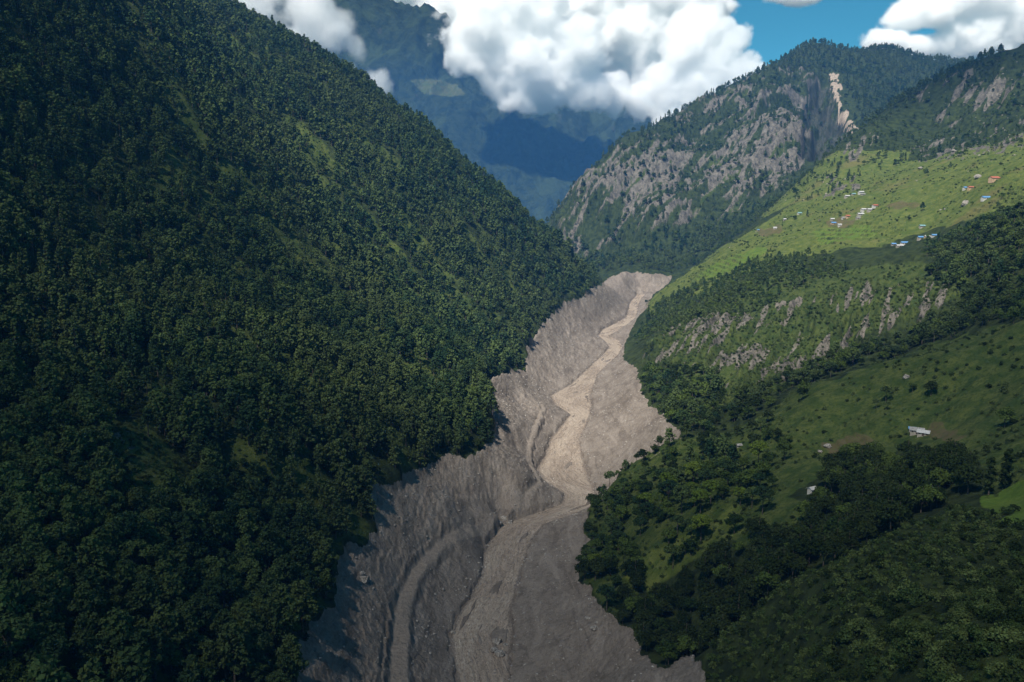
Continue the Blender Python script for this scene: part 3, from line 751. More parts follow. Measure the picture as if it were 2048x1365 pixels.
def gn_scatter(name, P_, scale, rot, idx, protos, label):
    me = bpy.data.meshes.new(name); me.vertices.add(len(P_)); me.vertices.foreach_set('co', P_.astype(np.float32).ravel())
    for nm, ty, a in (('sc', 'FLOAT', scale.astype(np.float32)), ('rz', 'FLOAT', rot.astype(np.float32)), ('pi', 'INT', idx.astype(np.int32))):
        me.attributes.new(nm, ty, 'POINT').data.foreach_set('value', a)
    o = bpy.data.objects.new(name, me); C.objects.link(o); tag(o, label, kind='stuff')
    ng = bpy.data.node_groups.new(name, 'GeometryNodeTree')
    ng.interface.new_socket('Geometry', in_out='INPUT', socket_type='NodeSocketGeometry'); ng.interface.new_socket('Geometry', in_out='OUTPUT', socket_type='NodeSocketGeometry')
    nn = ng.nodes; ln = ng.links.new
    gi = nn.new('NodeGroupInput'); go = nn.new('NodeGroupOutput'); iop = nn.new('GeometryNodeInstanceOnPoints'); g2i = nn.new('GeometryNodeGeometryToInstance')
    infos = []
    for p in protos:
        oi = nn.new('GeometryNodeObjectInfo'); oi.inputs['Object'].default_value = p; infos.append(oi)
    for oi in reversed(infos): ln(oi.outputs['Geometry'], g2i.inputs[0])
    ln(gi.outputs[0], iop.inputs['Points']); ln(g2i.outputs[0], iop.inputs['Instance']); iop.inputs['Pick Instance'].default_value = True
    def na(nm, ty):
        a = nn.new('GeometryNodeInputNamedAttribute'); a.data_type = ty; a.inputs['Name'].default_value = nm; return a.outputs['Attribute']
    ln(na('pi', 'INT'), iop.inputs['Instance Index']); ln(na('sc', 'FLOAT'), iop.inputs['Scale'])
    cx = nn.new('ShaderNodeCombineXYZ'); ln(na('rz', 'FLOAT'), cx.inputs['Z']); ln(cx.outputs[0], iop.inputs['Rotation'])
    ln(iop.outputs[0], go.inputs[0])
    o.modifiers.new('scatter', 'NODES').node_group = ng
    return o

TREE_LABELS = {}
def place(name, cm, tm, loc, h, rz, label, cat, group=None):
    root = bpy.data.objects.new(name, None); C.objects.link(root)
    root.location = loc; root.rotation_euler = (0, 0, rz); root.scale = (h, h, h)
    root.empty_display_size = .2
    tag(root, label, cat, group)
    mesh_obj('trunk', tm, None, root); mesh_obj('crown', cm, None, root)
    return root

if TREES:
    # near trees, one object each
    NEAR = {k: [proto(kd, sd + i, per, sz, mt, k) for i in range(4)] for k, kd, sd, per, sz, mt in (
        ('pine', 'pine', 300, 62, .030, M_pine), ('umbrella', 'umbrella', 320, 70, .030, M_pine), ('round', 'round', 340, 62, .034, M_leaf),
        ('dark', 'round', 360, 60, .032, M_dark), ('lime', 'umbrella', 380, 75, .030, M_lime), ('bush', 'bush', 400, 60, .058, M_shrub), ('slim', 'slim', 420, 60, .032, M_dark))}
    MIDP = {k: [merged_proto(kd, sd + i, per, sz, mt, k + '_mid') for i in range(4)] for k, kd, sd, per, sz, mt in (
        ('pine', 'pine', 500, 20, .046, M_pine), ('umbrella', 'umbrella', 520, 22, .048, M_pine), ('round', 'round', 540, 20, .055, M_leaf), ('dark', 'round', 560, 20, .055, M_dark), ('bush', 'bush', 580, 16, .11, M_shrub), ('darkbush', 'bush', 584, 16, .11, M_dark), ('spire', 'spire', 590, 18, .04, M_pine))}
    FARP = {k: [merged_proto(kd, sd + i, per, sz, mt, k + '_far') for i in range(3)] for k, kd, sd, per, sz, mt in (
        ('pine', 'pine', 600, 7, .075, M_pine), ('round', 'round', 620, 6, .09, M_leaf), ('spire', 'spire', 640, 7, .06, M_pine))}

    mud_near = blur(mudf, 14); grass_near = blur(lgrass, 14); shrub_near = blur(shrubz, 14)
    # ---- western slope
    Pw, rs = scatter(6.2, 190, 900, -.75, .16, forest * (UU < (rl + rr_) / 2), 11)
    Pw2, rs2 = scatter(7.3, 900, 1900, -.62, .10, forest * (UU < (rl + rr_) / 2), 12)
    Pe, rs3 = scatter(7.2, 220, 900, .02, .75, forest * (UU > (rl + rr_) / 2), 13)
    Pe2, rs4 = scatter(8.0, 900, 1850, .06, .70, forest * (UU > (rl + rr_) / 2), 14)
    Pf, rs5 = scatter(13.0, 1850, 3500, .0, .70, forest, 15)
    Ps, rs6 = scatter(2.9, 110, 420, .1, .75, shrubd, 16, 4)
    Ps2, rs7 = scatter(4.6, 420, 1900, -.6, .65, shrubd, 17, 4)
    Ps3, rs8 = scatter(3.0, 190, 420, -.7, .0, np.clip(shrubd + .25 * westf * nomud, 0, 1), 18, 4)
    print('counts', len(Pw), len(Pw2), len(Pe), len(Pe2), len(Pf), len(Ps), len(Ps2))

    # nearest ones that stand inside the frame become individuals
    def framed(Pn, m=40):
        a, b = project(Pn[:, 0], Pn[:, 1], Pn[:, 2]); return (a > -m) & (a < 2048 + m) & (b > -m) & (b < 1365 + m)
    def split_near(Pn, k):
        d = np.linalg.norm(Pn, axis=1) + np.where(framed(Pn), 0, 1e6)
        o = np.argsort(d); return o[:k], o[k:]
    near_w, rest_w = split_near(Pw, 400)
    near_e, rest_e = split_near(Pe, 360)
    near_s, rest_s = split_near(Ps, 290)
    for k, i in enumerate(near_w):
        r_ = rs.random(); kind = 'pine' if r_ < .62 else ('umbrella' if r_ < .85 else 'round')
        h = {'pine': 19, 'umbrella': 16, 'round': 11}[kind] * rs.uniform(.6, 1.25)
        nm = {'pine': 'pine_tree', 'umbrella': 'flat_topped_pine', 'round': 'broadleaf_tree'}[kind]
        size = {'pine': ('short', 'middling', 'tall'), 'umbrella': ('small', 'middling', 'broad'), 'round': ('small', 'middling', 'large')}[kind][0 if h < {'pine': 18, 'umbrella': 15, 'round': 11}[kind] else (1 if h < {'pine': 22, 'umbrella': 18.5, 'round': 13}[kind] else 2)]
        what = {'pine': 'dark green pine', 'umbrella': 'flat topped spreading pine', 'round': 'rounded leafy tree'}[kind]
        where = 'at the edge of the bare grey mud' if look(mud_near, *Pw[i][:2]) > .04 else ('beside the grassy clearing of the shaded slope' if look(grass_near, *Pw[i][:2]) > .08 else ('deep in the lowest part of the shaded slope' if Pw[i][1] < 330 else 'higher up in the closed forest of the shaded slope'))
        lb = f'{size} {what} {where}'; gp = f'{size} {what}s {where}'
        cm, tm = NEAR[kind][rs.integers(4)]
        place(nm, cm, tm, Pw[i], h, rs.uniform(0, 6.28), lb, 'tree', gp)
    for k, i in enumerate(near_e):
        px_, py_ = project(*Pe[i]); r_ = rs3.random()
        thick = py_ > np.interp(px_, [1200, 1400, 1500, 1610, 1700, 2048], [1150, 1150, 1060, 1000, 890, 860])
        kind = 'dark' if (thick and r_ < .8) else ('umbrella' if r_ < .5 else 'round')
        h = {'dark': 12, 'umbrella': 13.5, 'round': 11}[kind] * rs3.uniform(.75, 1.3)
        nm = {'dark': 'thicket_tree', 'umbrella': 'spreading_tree', 'round': 'bank_tree'}[kind]
        size = ('small', 'middling', 'tall')[0 if h < 10.5 else (1 if h < 13.5 else 2)]
        what = {'dark': 'dark bushy tree', 'umbrella': 'flat crowned spreading tree', 'round': 'round green leafy tree'}[kind]
        where = 'at the edge of the grey mud' if look(mud_near, *Pe[i][:2]) > .04 else ('near the farmhouse and its green hill' if px_ > 1560 and py_ < 960 else ('bordering the bushy slope' if look(shrub_near, *Pe[i][:2]) > .05 else ('inside the dark thicket' if thick else 'on the wooded bank')))
        lb = f'{size} {what} {where}'; gp = f'{size} {what}s {where}'
        if kind == 'umbrella' and rs3.random() < .22: kind = 'lime'; lb = lb.replace('flat crowned', 'bright lime flat crowned'); gp = gp.replace('flat crowned', 'bright lime flat crowned')
        cm, tm = NEAR[kind][rs3.integers(4)]
        place(nm, cm, tm, Pe[i], h, rs3.uniform(0, 6.28), lb, 'tree', gp)
    dim = [proto('bush', 410 + i, 60, .058, M_dark, 'dark_bush') for i in range(3)]
    for i in near_s:
        h = 1.5 + 4.2 * rs6.random() ** 2; dk = rs6.random() < .4
        cm, tm = dim[rs6.integers(3)] if dk else NEAR['bush'][rs6.integers(4)]
        px_, py_ = project(*Ps[i])
        where = 'along the upper rim of the bushy slope' if py_ < np.interp(px_, [1430, 1560, 1700, 1900, 2048], [1290, 1183, 1100, 1014, 1045]) + 60 else ('at the very foot of the bushy slope' if py_ > 1270 else 'in the middle of the bushy slope')
        lb = ('low' if h < 2.2 else ('middling' if h < 3.8 else 'tall')) + (' dark green' if dk else ' grey green') + ' shrub ' + where
        place('shrub', cm, tm, Ps[i], h, rs6.uniform(0, 6.28), lb, 'shrub', lb.replace('shrub', 'shrubs', 1))
    # masses
    def mass(name, Pn, rs_, protos, wts, hs, label):
        fam = rs_.choice(len(wts), len(Pn), p=wts); sub = rs_.integers(0, 1000, len(Pn))
        flat = [p for f in protos for p in f]; off = np.cumsum([0] + [len(f) for f in protos])[:-1]; ln_ = np.array([len(f) for f in protos])
        idx = off[fam] + sub % ln_[fam]
        sc_ = np.array(hs)[fam] * (.5 + .75 * rs_.random(len(Pn)) ** .8) * (1 + .45 * fbm(Pn[:, 0] / 60, Pn[:, 1] / 60, 2, 111))
        return gn_scatter(name, Pn, sc_, rs_.uniform(0, 6.28, len(Pn)), idx, flat, label)
    mass('pine_forest', Pw[rest_w], rs, [MIDP['pine'], MIDP['spire'], MIDP['umbrella'], MIDP['round'], MIDP['dark']], [.46, .22, .08, .12, .12], [17.5, 17.5, 14, 9.5, 9], 'pine forest covering the shaded slope')
    mass('ridge_forest', Pw2, rs2, [FARP['pine'], FARP['round'], FARP['spire']], [.52, .14, .34], [17, 10, 18], 'pine forest up to the ridge of the shaded slope')
    mass('mixed_woodland', Pe[rest_e], rs3, [MIDP['round'], MIDP['dark'], MIDP['umbrella'], MIDP['pine']], [.36, .40, .16, .08], [10, 10, 11, 14], 'woodland in the gullies below the village')
    mass('terrace_woodland', Pe2, rs4, [FARP['round'], FARP['pine'], FARP['spire']], [.55, .3, .15], [8, 10, 12], 'scattered trees around the village terraces')
    mass('mountain_forest', Pf, rs5, [FARP['pine'], FARP['spire'], FARP['round']], [.35, .4, .25], [17, 18, 13], 'conifers on the rocky mountain')
    mass('shrub_cover', np.concatenate([Ps[rest_s], Ps2, Ps3]), rs7, [MIDP['bush'], MIDP['darkbush']], [.76, .24], [2.3, 2.6], 'low shrubs scattered over the grassy slopes')

if TREES:
    for name, kind, px_, py_, h, lb in (
        ('broadleaf_tree', 'dark', 1862, 792, 11, 'lone round dark tree on the open grass above the farmhouse'),
        ('slim_tree', 'slim', 1977, 990, 16, 'slim dark tree beside the bright green field, the one nearer the thicket'),
        ('slim_tree', 'slim', 2010, 978, 17, 'slim dark tree standing at the top corner of the bright green field'),
        ('flat_topped_pine', 'lime', 330, 1236, 13, 'bright lime flat topped tree above the grassy ledge on the shaded slope'),
        ('spreading_tree', 'lime', 1480, 1012, 11, 'bright yellow green spreading tree in the middle of the wooded bank'),
        ('spreading_tree', 'umbrella', 1213, 1222, 14, 'bare trunked spreading tree leaning over the grey mud at the thicket edge'),
        ('pine_tree', 'pine', 733, 975, 17, 'tall bare trunked pine standing alone at the upper edge of the mud'),
        ('broadleaf_tree', 'round', 1590, 440, 9, 'dark leafy tree standing among the village roofs'),
        ('flat_topped_pine', 'lime', 40, 905, 14, 'pale green flat topped tree on the grassy spur at the frame edge')):
        q_ = hit(px_, py_)
        if q_ is None: continue
        rs_ = np.random.default_rng(px_); cm, tm = NEAR[kind][px_ % 4]
        place(name, cm, tm, q_, h, rs_.uniform(0, 6.28), lb, 'tree')
print('trees', time.time() - T0)

# ------------------------------------------------------------------ houses
def sheet(name, a, b, rough=.5): return plain(name, a, b, 1.5, rough, .4)
M_roof = {'blue': sheet('blue_tin', (.07, .18, .38), (.12, .26, .46)), 'white': sheet('pale_tin', (.30, .31, .32), (.48, .48, .48)), 'red': sheet('red_tin', (.28, .085, .055), (.38, .13, .08)),
          'grey': sheet('slate_roof', (.17, .17, .17), (.32, .31, .30)), 'teal': sheet('teal_tin', (.12, .25, .28), (.20, .34, .36))}
M_wall = {'stone': plain('stone_wall', (.22, .20, .17), (.38, .35, .31), 2.0), 'white': plain('whitewash', (.36, .35, .33), (.52, .51, .48), .8), 'ochre': plain('mud_plaster', (.36, .25, .16), (.46, .33, .22), .8)}
M_wood = plain('dark_wood', (.05, .035, .025), (.10, .07, .05), 3)
def box(x0, y0, z0, x1, y1, z1):
    V = np.array([(x, y, z) for z in (z0, z1) for y in (y0, y1) for x in (x0, x1)], float)
    return V, np.array([(0, 2, 3, 1), (4, 5, 7, 6), (0, 1, 5, 4), (2, 6, 7, 3), (0, 4, 6, 2), (1, 3, 7, 5)])
def house(px_, py_, w, d, h, rz, roof, wall, label, group=None, sink=.0, up=0):
    q_ = hit(px_, py_)
    if q_ is None: return
    root = bpy.data.objects.new('house' if w > 4 else 'shed', None); C.objects.link(root); tag(root, label, 'house' if w > 4 else 'shed', group)
    root.location = (q_[0], q_[1], q_[2] - .3 + up); root.rotation_euler = (0, 0, rz)
    if group: w, d, h = w * .85, d * .9, h * .9
    rise = d * .26
    V, Q = box(-w / 2, -d / 2, -2.5, w / 2, d / 2, h)
    g_ = np.array([(-w / 2, 0, h + rise - .15), (w / 2, 0, h + rise - .15)]); V = np.concatenate([V, g_])
    me = bpy.data.meshes.new('wall'); me.from_pydata(V.tolist(), [], [list(q) for i_, q in enumerate(Q) if i_ not in (1,)] + [[4, 8, 6], [5, 7, 9]])
    mesh_obj('wall', me, M_wall[wall], root)
    # two roof slopes of ribbed sheet with thickness
    for s_ in (-1, 1):
        nx = max(8, int(w / .8)) * 2 + 1; xs = np.linspace(-w / 2 - .5, w / 2 + .5, nx); rib = np.where(np.arange(nx) % 2, .06, 0)
        e = d / 2 + .6; zr = h + rise; ze = h - rise * .6 / (d / 2)
        top = [(x, s_ * .02, zr + r_) for x, r_ in zip(xs, rib)] + [(x, s_ * e, ze + r_) for x, r_ in zip(xs, rib)]
        bot = [(x, y, z - .1) for x, y, z in top]
        V = np.array(top + bot); Q = []
        for k in range(nx - 1):
            Q += [(k, k + 1, nx + k + 1, nx + k), (2 * nx + k, 3 * nx + k, 3 * nx + k + 1, 2 * nx + k + 1), (nx + k, nx + k + 1, 3 * nx + k + 1, 3 * nx + k)]
        Q += [(0, nx, 3 * nx, 2 * nx), (nx - 1, 3 * nx - 1, 4 * nx - 1, 2 * nx - 1)]
        mesh_obj('roof', np_mesh('roof', V, np.array(Q)), M_roof[roof], root)
    mesh_obj('door', np_mesh('door', *box(-.5, -d / 2 - .06, 0, .5, -d / 2 + .02, 1.9)), M_wood, root)
    for x in ((-w * .32, w * .32) if w > 5 else (w * .3,)):
        mesh_obj('window', np_mesh('window', *box(x - .45, -d / 2 - .05, .9, x + .45, -d / 2 + .02, 1.8)), M_wood, root)
VG = 'houses of the terraced village'
for a in [
    (1694, 395, 10, 5, 3, .3, 'white', 'stone', 'long pale roofed house at the lower end of the topmost village row'), (1707, 391, 7, 4.5, 3, .2, 'teal', 'stone', 'teal roofed house in the middle of the topmost village row'),
    (1722, 387, 10, 5, 3, .25, 'white', 'white', 'pale roofed whitewashed house at the upper end of the topmost village row'), (1726, 391, 7, 4, 2.6, .1, 'grey', 'stone', 'grey slate roofed house just below the topmost village row'),
    (1599, 429, 8, 5, 3, .2, 'teal', 'white', 'teal roofed white house standing alone beside the dark hedge trees'), (1570, 441, 6, 4, 2.8, .1, 'white', 'stone', 'small pale roofed house near the lower rim of the terraces'),
    (1550, 458, 6, 4.5, 2.6, -.2, 'white', 'white', 'small white house beside the brown plot at the terrace rim'), (1516, 462, 4, 3.5, 2.4, .1, 'blue', 'stone', 'tiny blue roofed hut at the outermost terrace rim'),
    (1665, 441, 8, 4.5, 2.8, .2, 'white', 'stone', 'pale roofed stone house directly above the blue roofed one'), (1667, 449, 9, 5, 3, .15, 'blue', 'ochre', 'blue roofed plaster house below the brown plot'),
    (1679, 452, 6, 4, 2.6, .0, 'white', 'white', 'small white house beside the blue roofed plaster house'), (1695, 435, 7, 5, 3, .2, 'red', 'ochre', 'bright red roofed house in the village centre'),
    (1686, 438, 5, 4, 2.6, .1, 'grey', 'white', 'small grey roofed house beside the bright red roof'), (1727, 422, 9, 5, 3.2, .25, 'white', 'white', 'large white house in the middle of the village cluster'),
    (1739, 422, 8, 5, 3, .2, 'white', 'stone', 'pale roofed stone house at the upper side of the village cluster'), (1721, 431, 11, 5, 3, .2, 'white', 'stone', 'long white roofed house at the front of the village cluster'),
    (1716, 438, 7, 4, 2.6, .1, 'grey', 'stone', 'low grey roofed house below the long white roof'), (1750, 414, 9, 5, 3, .3, 'red', 'white', 'white house with a rusty red roof at the top of the cluster'),
    (1931, 379, 7, 5, 3, .2, 'blue', 'white', 'blue roofed white house below the big red roofed building'), (1941, 378, 8, 4.5, 3, .2, 'red', 'ochre', 'dull red roofed house joined beside the blue roofed white one'),
    (1988, 362, 13, 8, 4.5, .2, 'red', 'ochre', 'big red roofed building highest on the terraces'), (1972, 399, 12, 6, 3, .1, 'blue', 'white', 'long blue roofed house beside the scrubby terrace edge'),
    (1844, 455, 8, 4.5, 2.8, .1, 'teal', 'stone', 'teal roofed house alone on the lower terrace'), (1841, 478, 8, 5, 2.8, .1, 'blue', 'stone', 'blue roofed house at the dark end of the lower row of three'),
    (1854, 476, 7, 4.5, 2.6, .1, 'white', 'ochre', 'pale roofed house in the middle of the lower row of three'), (1868, 474, 7, 4.5, 2.8, .1, 'blue', 'white', 'blue roofed white house at the upper end of the lower row of three'),
    (1787, 491, 6, 4, 2.6, .0, 'blue', 'stone', 'small blue roofed house beside the round dark trees'), (1809, 489, 11, 5, 3, .1, 'blue', 'white', 'long blue roofed house of the lowest hamlet'),
    (1799, 494, 9, 4, 2.4, .1, 'white', 'stone', 'low pale roofed house in front of the long blue roof')]:
    house(*a, group=VG)
house(1834, 866, 7, 4.5, 2.4, -.5, 'grey', 'stone', 'grey stone farmhouse on the near green hill above the thicket', sink=.2)
house(1847, 870, 6, 4, 2.2, -.6, 'white', 'stone', 'pale tin roofed barn next to the near farmhouse')
house(1824, 861, 3.2, 2.6, 1.8, -.4, 'blue', 'stone', 'small shed under a blue sheet behind the near farmhouse')
house(1624, 984, 3.8, 3, 2.4, .5, 'white', 'white', 'little white roofed shed tucked against the dark thicket')
house(1478, 893, 3.0, 2.4, 1.6, .2, 'grey', 'stone', 'low grey hut at the edge of the brown plot')

# ------------------------------------------------------------------ stones
def stone_mesh(name, seed, sub=2):
    import bmesh
    rs_ = np.random.default_rng(seed); bm = bmesh.new(); bmesh.ops.create_icosphere(bm, subdivisions=sub, radius=1)
    pl = rs_.normal(size=(9, 3)); pl /= np.linalg.norm(pl, axis=1)[:, None]; off = rs_.uniform(.55, .9, 9)
    for v in bm.verts:
        p = np.array(v.co)
        for n_, o_ in zip(pl, off):
            k_ = p @ n_ - o_
            if k_ > 0: p = p - n_ * k_
        v.co = p * (1, .85, .7) * (1 + .06 * rs_.normal())
    me = bpy.data.meshes.new(name); bm.to_mesh(me); bm.free(); me.materials.append(M_stone); return me
ST = [stone_mesh('boulder', 900 + i, 3) for i in range(5)]
for k, (px_, py_, sz, lb) in enumerate([
    (995, 1288, 3.0, 'largest pale boulder sitting in the brown river'), (988, 1303, 2.4, 'boulder in the river just upstream of the cracked pair'), (999, 1316, 3.0, 'rounded grey boulder lowest in the river group'), (1011, 1291, 1.4, 'small boulder at the side of the river group'),
    (906, 1272, 1.6, 'lone boulder in the river close under the cut bank'), (729, 1162, 3.6, 'angular pale block on the mud slope below the trees'), (724, 1150, 2.2, 'smaller block uphill of the angular pale block'),
    (1188, 1259, 2.0, 'pale stone on the smooth mud below the thicket'), (1174, 1238, 1.6, 'grey stone on the smooth mud uphill of the pale stone'), (1008, 1040, 3.2, 'big stone on top of the debris heap at the river bend'), (1020, 1046, 2.6, 'stone at the water side of the debris heap'), (1000, 1048, 2.4, 'stone at the foot of the debris heap'),
    (1840, 338, 4, 'pale boulder on the upper terrace grass'), (1908, 304, 5, 'large white rock at the top of the terrace grass'), (1955, 356, 5, 'flat pale slab on the grass beside the big red roofed building'), (1930, 410, 7, 'long pale rock outcrop beside the brown terraces'), (1812, 756, 2.5, 'white stone on the near hill below the lone round tree'), (1655, 895, 2.5, 'pale rock beside the brown plot of the near hill'), (1640, 905, 2, 'grey rock at the low side of the brown plot')]):
    q_ = hit(px_, py_)
    if q_ is None: continue
    o = mesh_obj('boulder', ST[k % 5]); o.location = (q_[0], q_[1], (river_z(q_[1]) if k < 5 else q_[2]) + sz * .25); o.scale = (sz, sz, sz); o.rotation_euler = (0, 0, k * 1.3)
    tag(o, lb, 'boulder')
SP_ = []
for i in range(4):
    o = bpy.data.objects.new('stone', stone_mesh('stone', 930 + i, 1)); SP_.append(o)
sd = mudf * (.16 + .75 * sstep(.15, .35, fbm(X / 18, Y / 18, 3, 98)) + .5 * np.exp(-(np.maximum(-chan, 0) / 3) ** 2)) * (1 - track) * (chan < 1.5)
Pst, rst = scatter(2.1, 330, 1500, -.25, .3, sd, 21, 3)
print('stones', len(Pst))
gn_scatter('scattered_stones', Pst, .24 + 1.15 * rst.random(len(Pst)) ** 5, rst.uniform(0, 6.28, len(Pst)), rst.integers(0, 4, len(Pst)), SP_, 'stones strewn over the grey mud')
rd_ = np.clip(grass * (1 - dense), 0, 1) * .05 * sstep(.0, .3, fbm(X / 70, Y / 70, 3, 99)) + .06 * np.clip(nhill + many(TROCK, 1200, 1900, 3), 0, 1)
Pst, rst = scatter(6, 700, 2000, .1, .7, rd_, 22, 3)
gn_scatter('terrace_rocks', Pst, .6 + 2.2 * rst.random(len(Pst)) ** 3, rst.uniform(0, 6.28, len(Pst)), rst.integers(0, 4, len(Pst)), SP_, 'pale rocks strewn over the terraces')
print('houses', time.time() - T0)

# ------------------------------------------------------------------ clouds (density grids)
def cloud_mat(name, dens, col=(1, 1, 1)):
    m = bpy.data.materials.new(name); m.use_nodes = True; t = m.node_tree; t.nodes.clear()
    o = t.nodes.new('ShaderNodeOutputMaterial'); v = t.nodes.new('ShaderNodeVolumePrincipled')
    v.inputs['Color'].default_value = (*col, 1); v.inputs['Density'].default_value = dens; v.inputs['Anisotropy'].default_value = 0.0
    t.links.new(v.outputs[0], o.inputs['Volume']); return m

def cloud(name, blobs, voxel, mat, label, nscale=400, amp=1.0, gain=3.0, seed=0.0, detail=5):
    """a cloud: lobes plus turbulence, evaluated once on a grid"""
    b = np.array(blobs, float)
    lo = (b[:, :3] - b[:, 3:] * 1.25).min(0); hi = (b[:, :3] + b[:, 3:] * 1.25).max(0)
    res = np.maximum(((hi - lo) / voxel).astype(int), 8)
    ng = bpy.data.node_groups.new(name, 'GeometryNodeTree')
    ng.interface.new_socket('Geometry', in_out='INPUT', socket_type='NodeSocketGeometry'); ng.interface.new_socket('Geometry', in_out='OUTPUT', socket_type='NodeSocketGeometry')
    nn = ng.nodes; ln = ng.links.new
    go = nn.new('NodeGroupOutput'); vc = nn.new('GeometryNodeVolumeCube'); sm = nn.new('GeometryNodeSetMaterial'); sm.inputs['Material'].default_value = mat
    pos = nn.new('GeometryNodeInputPosition').outputs[0]
    def M(op, a, c=0.0):
        n_ = nn.new('ShaderNodeMath'); n_.operation = op
        for i_, v_ in enumerate((a, c)):
            if isinstance(v_, bpy.types.NodeSocket): ln(v_, n_.inputs[i_])
            else: n_.inputs[i_].default_value = v_
        return n_.outputs[0]
    cur = None
    for x, y, z, rx, ry, rz in b:
        s_ = nn.new('ShaderNodeVectorMath'); s_.operation = 'SUBTRACT'; ln(pos, s_.inputs[0]); s_.inputs[1].default_value = (x, y, z)
        d_ = nn.new('ShaderNodeVectorMath'); d_.operation = 'DIVIDE'; ln(s_.outputs[0], d_.inputs[0]); d_.inputs[1].default_value = (rx, ry, rz)
        l_ = nn.new('ShaderNodeVectorMath'); l_.operation = 'LENGTH'; ln(d_.outputs[0], l_.inputs[0])
        f_ = M('SUBTRACT', 1.0, l_.outputs['Value'])
        cur = f_ if cur is None else M('MAXIMUM', cur, f_)
    def NZ(scale, off, det):
        o_ = nn.new('ShaderNodeVectorMath'); o_.operation = 'ADD'; ln(pos, o_.inputs[0]); o_.inputs[1].default_value = (off, off * .7, off * 1.3)
        n_ = nn.new('ShaderNodeTexNoise'); ln(o_.outputs[0], n_.inputs['Vector']); n_.inputs['Scale'].default_value = 1.0 / scale; n_.inputs['Detail'].default_value = det; n_.inputs['Roughness'].default_value = .62
        return M('SUBTRACT', n_.outputs[0], .5)
    tot = M('ADD', cur, M('MULTIPLY', NZ(nscale, seed, detail), amp))
    tot = M('MULTIPLY', tot, gain)
    cl = nn.new('ShaderNodeClamp'); ln(tot, cl.inputs[0])
    ln(cl.outputs[0], vc.inputs['Density']); vc.inputs['Min'].default_value = lo; vc.inputs['Max'].default_value = hi
    for k_, r_ in zip('XYZ', res): vc.inputs['Resolution ' + k_].default_value = int(r_)
    ln(vc.outputs[0], sm.inputs[0]); ln(sm.outputs[0], go.inputs[0])
    me = bpy.data.meshes.new(name); o = bpy.data.objects.new(name, me); C.objects.link(o); tag(o, label, kind='stuff')
    o.modifiers.new('grid', 'NODES').node_group = ng
    return o

def lobe(px, py, D, r, ry=None, rz=None):
    """a lobe whose radius spans r photograph pixels at distance D"""
    x, y, z = P(px, py, D); k = D / F
    return (x, y, z, r * k, (ry or r * .62) * k, (rz or r) * k)

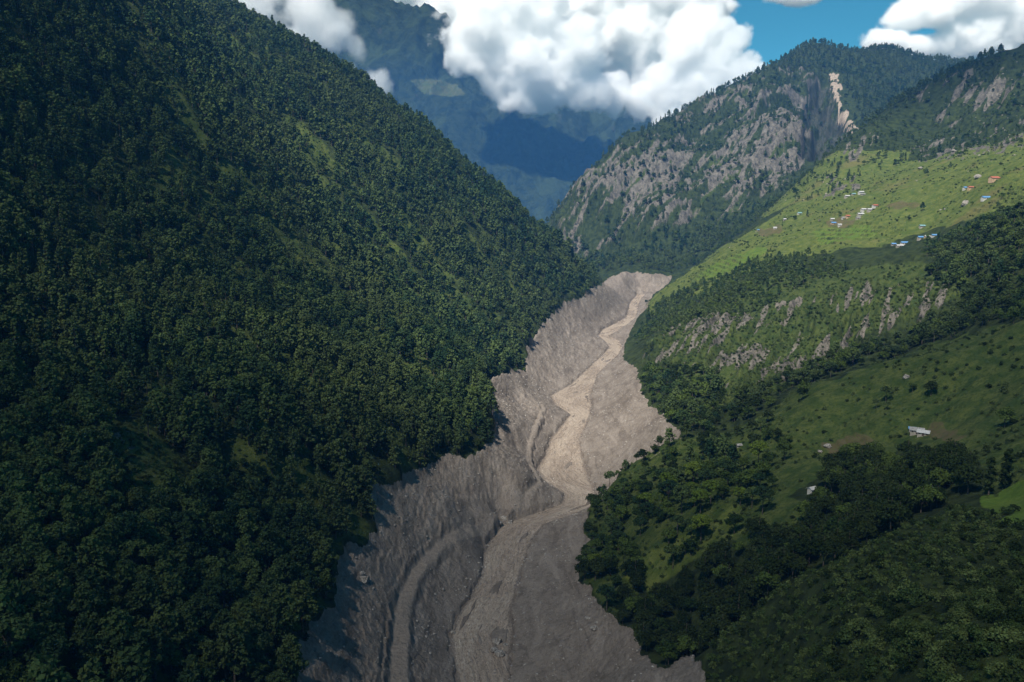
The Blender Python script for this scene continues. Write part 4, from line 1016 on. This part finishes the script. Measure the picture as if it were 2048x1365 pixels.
if CLOUDS:
    M_cl = cloud_mat('cloud_droplets', .022)
    M_thin = cloud_mat('thin_cloud', .011)
    M_over = cloud_mat('overhead_cloud', .0029)
    M_over2 = cloud_mat('corner_shade_cloud', .0018)
    D0 = 5900
    cloud('cloud', [lobe(1010, 35, D0, 118), lobe(955, 98, D0, 62), lobe(1050, 108, D0, 100), lobe(985, 155, D0, 44), lobe(1040, 178, D0, 46), lobe(1100, 176, D0, 50), lobe(1160, 184, D0, 44),
        lobe(1130, 110, D0, 78), lobe(1190, 180, D0, 34), lobe(930, 60, D0, 40)], 10, M_cl, 'bulging white cloud hanging in the valley mouth', 230, 2.0, 7.5, 13.0, 6)
    D0 += 350
    cloud('cloud', [lobe(1230, 185, D0, 46), lobe(1280, 200, D0, 44), lobe(1330, 190, D0, 56), lobe(1390, 170, D0, 58), lobe(1450, 160, D0, 50), lobe(1500, 150, D0, 42), lobe(1400, 100, D0, 70), lobe(1440, 85, D0, 48),
        lobe(1345, 235, D0, 46), lobe(1380, 70, D0, 50)], 10, M_cl, 'white cumulus rising behind the shoulder of the rocky mountain', 230, 2.0, 7.5, 113.0, 6)
    D1 = 10500
    cloud('cloud_bank', [lobe(790, -25, D1, 100, 60, 50), lobe(900, 15, D1, 100, 70, 62), lobe(1000, 0, D1, 140, 70, 90), lobe(1130, 10, D1, 150, 70, 90), lobe(1250, 40, D1, 140, 70), lobe(1360, 10, D1, 90, 60, 60), lobe(1240, 90, D1, 70, 60, 60), lobe(1120, 100, D1, 90),
        lobe(1000, -120, D1, 250, 70, 110), lobe(1300, -120, D1, 160, 70, 110)], 32, M_cl, 'white cloud bank spread above the far mountain', 420, 2.0, 6.0, 31.0, 6)
    cloud('cloud', [lobe(1950, -10, D1, 110, 60, 50), lobe(1840, 30, D1, 66, 50, 34), lobe(2040, 50, D1, 90, 60, 60), lobe(1960, 75, D1, 80, 50, 50), lobe(1770, 84, D1, 50, 40, 24), lobe(1860, 95, D1, 70, 40, 30), lobe(2150, 0, D1, 140, 60, 90), lobe(1580, -8, D1, 60, 30, 18)],
        32, M_cl, 'white cloud over the rocky mountain summit', 420, 2.2, 5.0, 57.0, 6)
    D2 = 4700
    cloud('cloud', [lobe(520, -10, D2, 90, 60, 60), lobe(610, 20, D2, 70, 50), lobe(665, 60, D2, 45, 40), lobe(708, 95, D2, 25, 22), lobe(590, 80, D2, 46, 40), lobe(700, 135, D2, 12, 12, 14)],
        13, M_thin, 'torn white cloud drifting off the forested ridge', 170, 3.0, 2.6, 71.0, 6)
    cloud('cloud_wisp', [lobe(755, 165, D2, 32, 24, 30)], 8, M_thin, 'small wisp of cloud beside the forested ridge', 70, 2.4, 2.4, 83.0, 6)
    # unseen clouds added overhead, out of the frame, to shade near slopes and summit
    def over(targets, hgt, mat, label, seed):
        kx, ky = sun_dir[0] / sun_dir[2] * hgt, sun_dir[1] / sun_dir[2] * hgt
        cloud('cloud', [(x + kx, y + ky, z + hgt, rx, ry, rz) for x, y, z, rx, ry, rz in targets], 45, mat, label, 420, .7, 3.0, seed, 4)
    over([(-330, 250, -100, 520, 420, 240), (60, 300, -200, 420, 380, 240), (380, 320, -150, 420, 400, 240), (330, 560, -120, 300, 180, 180), (-520, 600, 0, 380, 360, 260), (-430, 820, 100, 200, 220, 200)], 1500, M_over, 'unseen grey cloud shading the near slopes', 7.0)
    over([(-480, 200, 0, 300, 330, 200), (480, 100, -100, 300, 240, 200)], 2300, M_over2, 'unseen higher cloud added to darken the near corners', 47.0)  # added unseen to darken the near corners, in place of lens vignetting
    over([(1050, 1950, 300, 420, 260, 200)], 1500, M_over, 'unseen grey cloud shading the summit hill', 17.0)
print('clouds', time.time() - T0)

# ------------------------------------------------------------------ haze
if HAZE:
    x0, x1, y0, y1, z0, z1 = -5600, 5600, -60, 5560, float(Z.min()) - 1.5, 760
    Vb = np.array([(x, y, z) for z in (z0, z1) for y in (y0, y1) for x in (x0, x1)])
    Qb = np.array([(0, 2, 3, 1), (4, 5, 7, 6), (0, 1, 5, 4), (2, 6, 7, 3), (0, 4, 6, 2), (1, 3, 7, 5)])
    m = cloud_mat('haze_air', .00006, (.13, .42, 1.0))
    tag(mesh_obj('haze', np_mesh('haze', Vb, Qb), m), 'thin blue haze filling the valley', kind='stuff')
print('done', time.time() - T0)
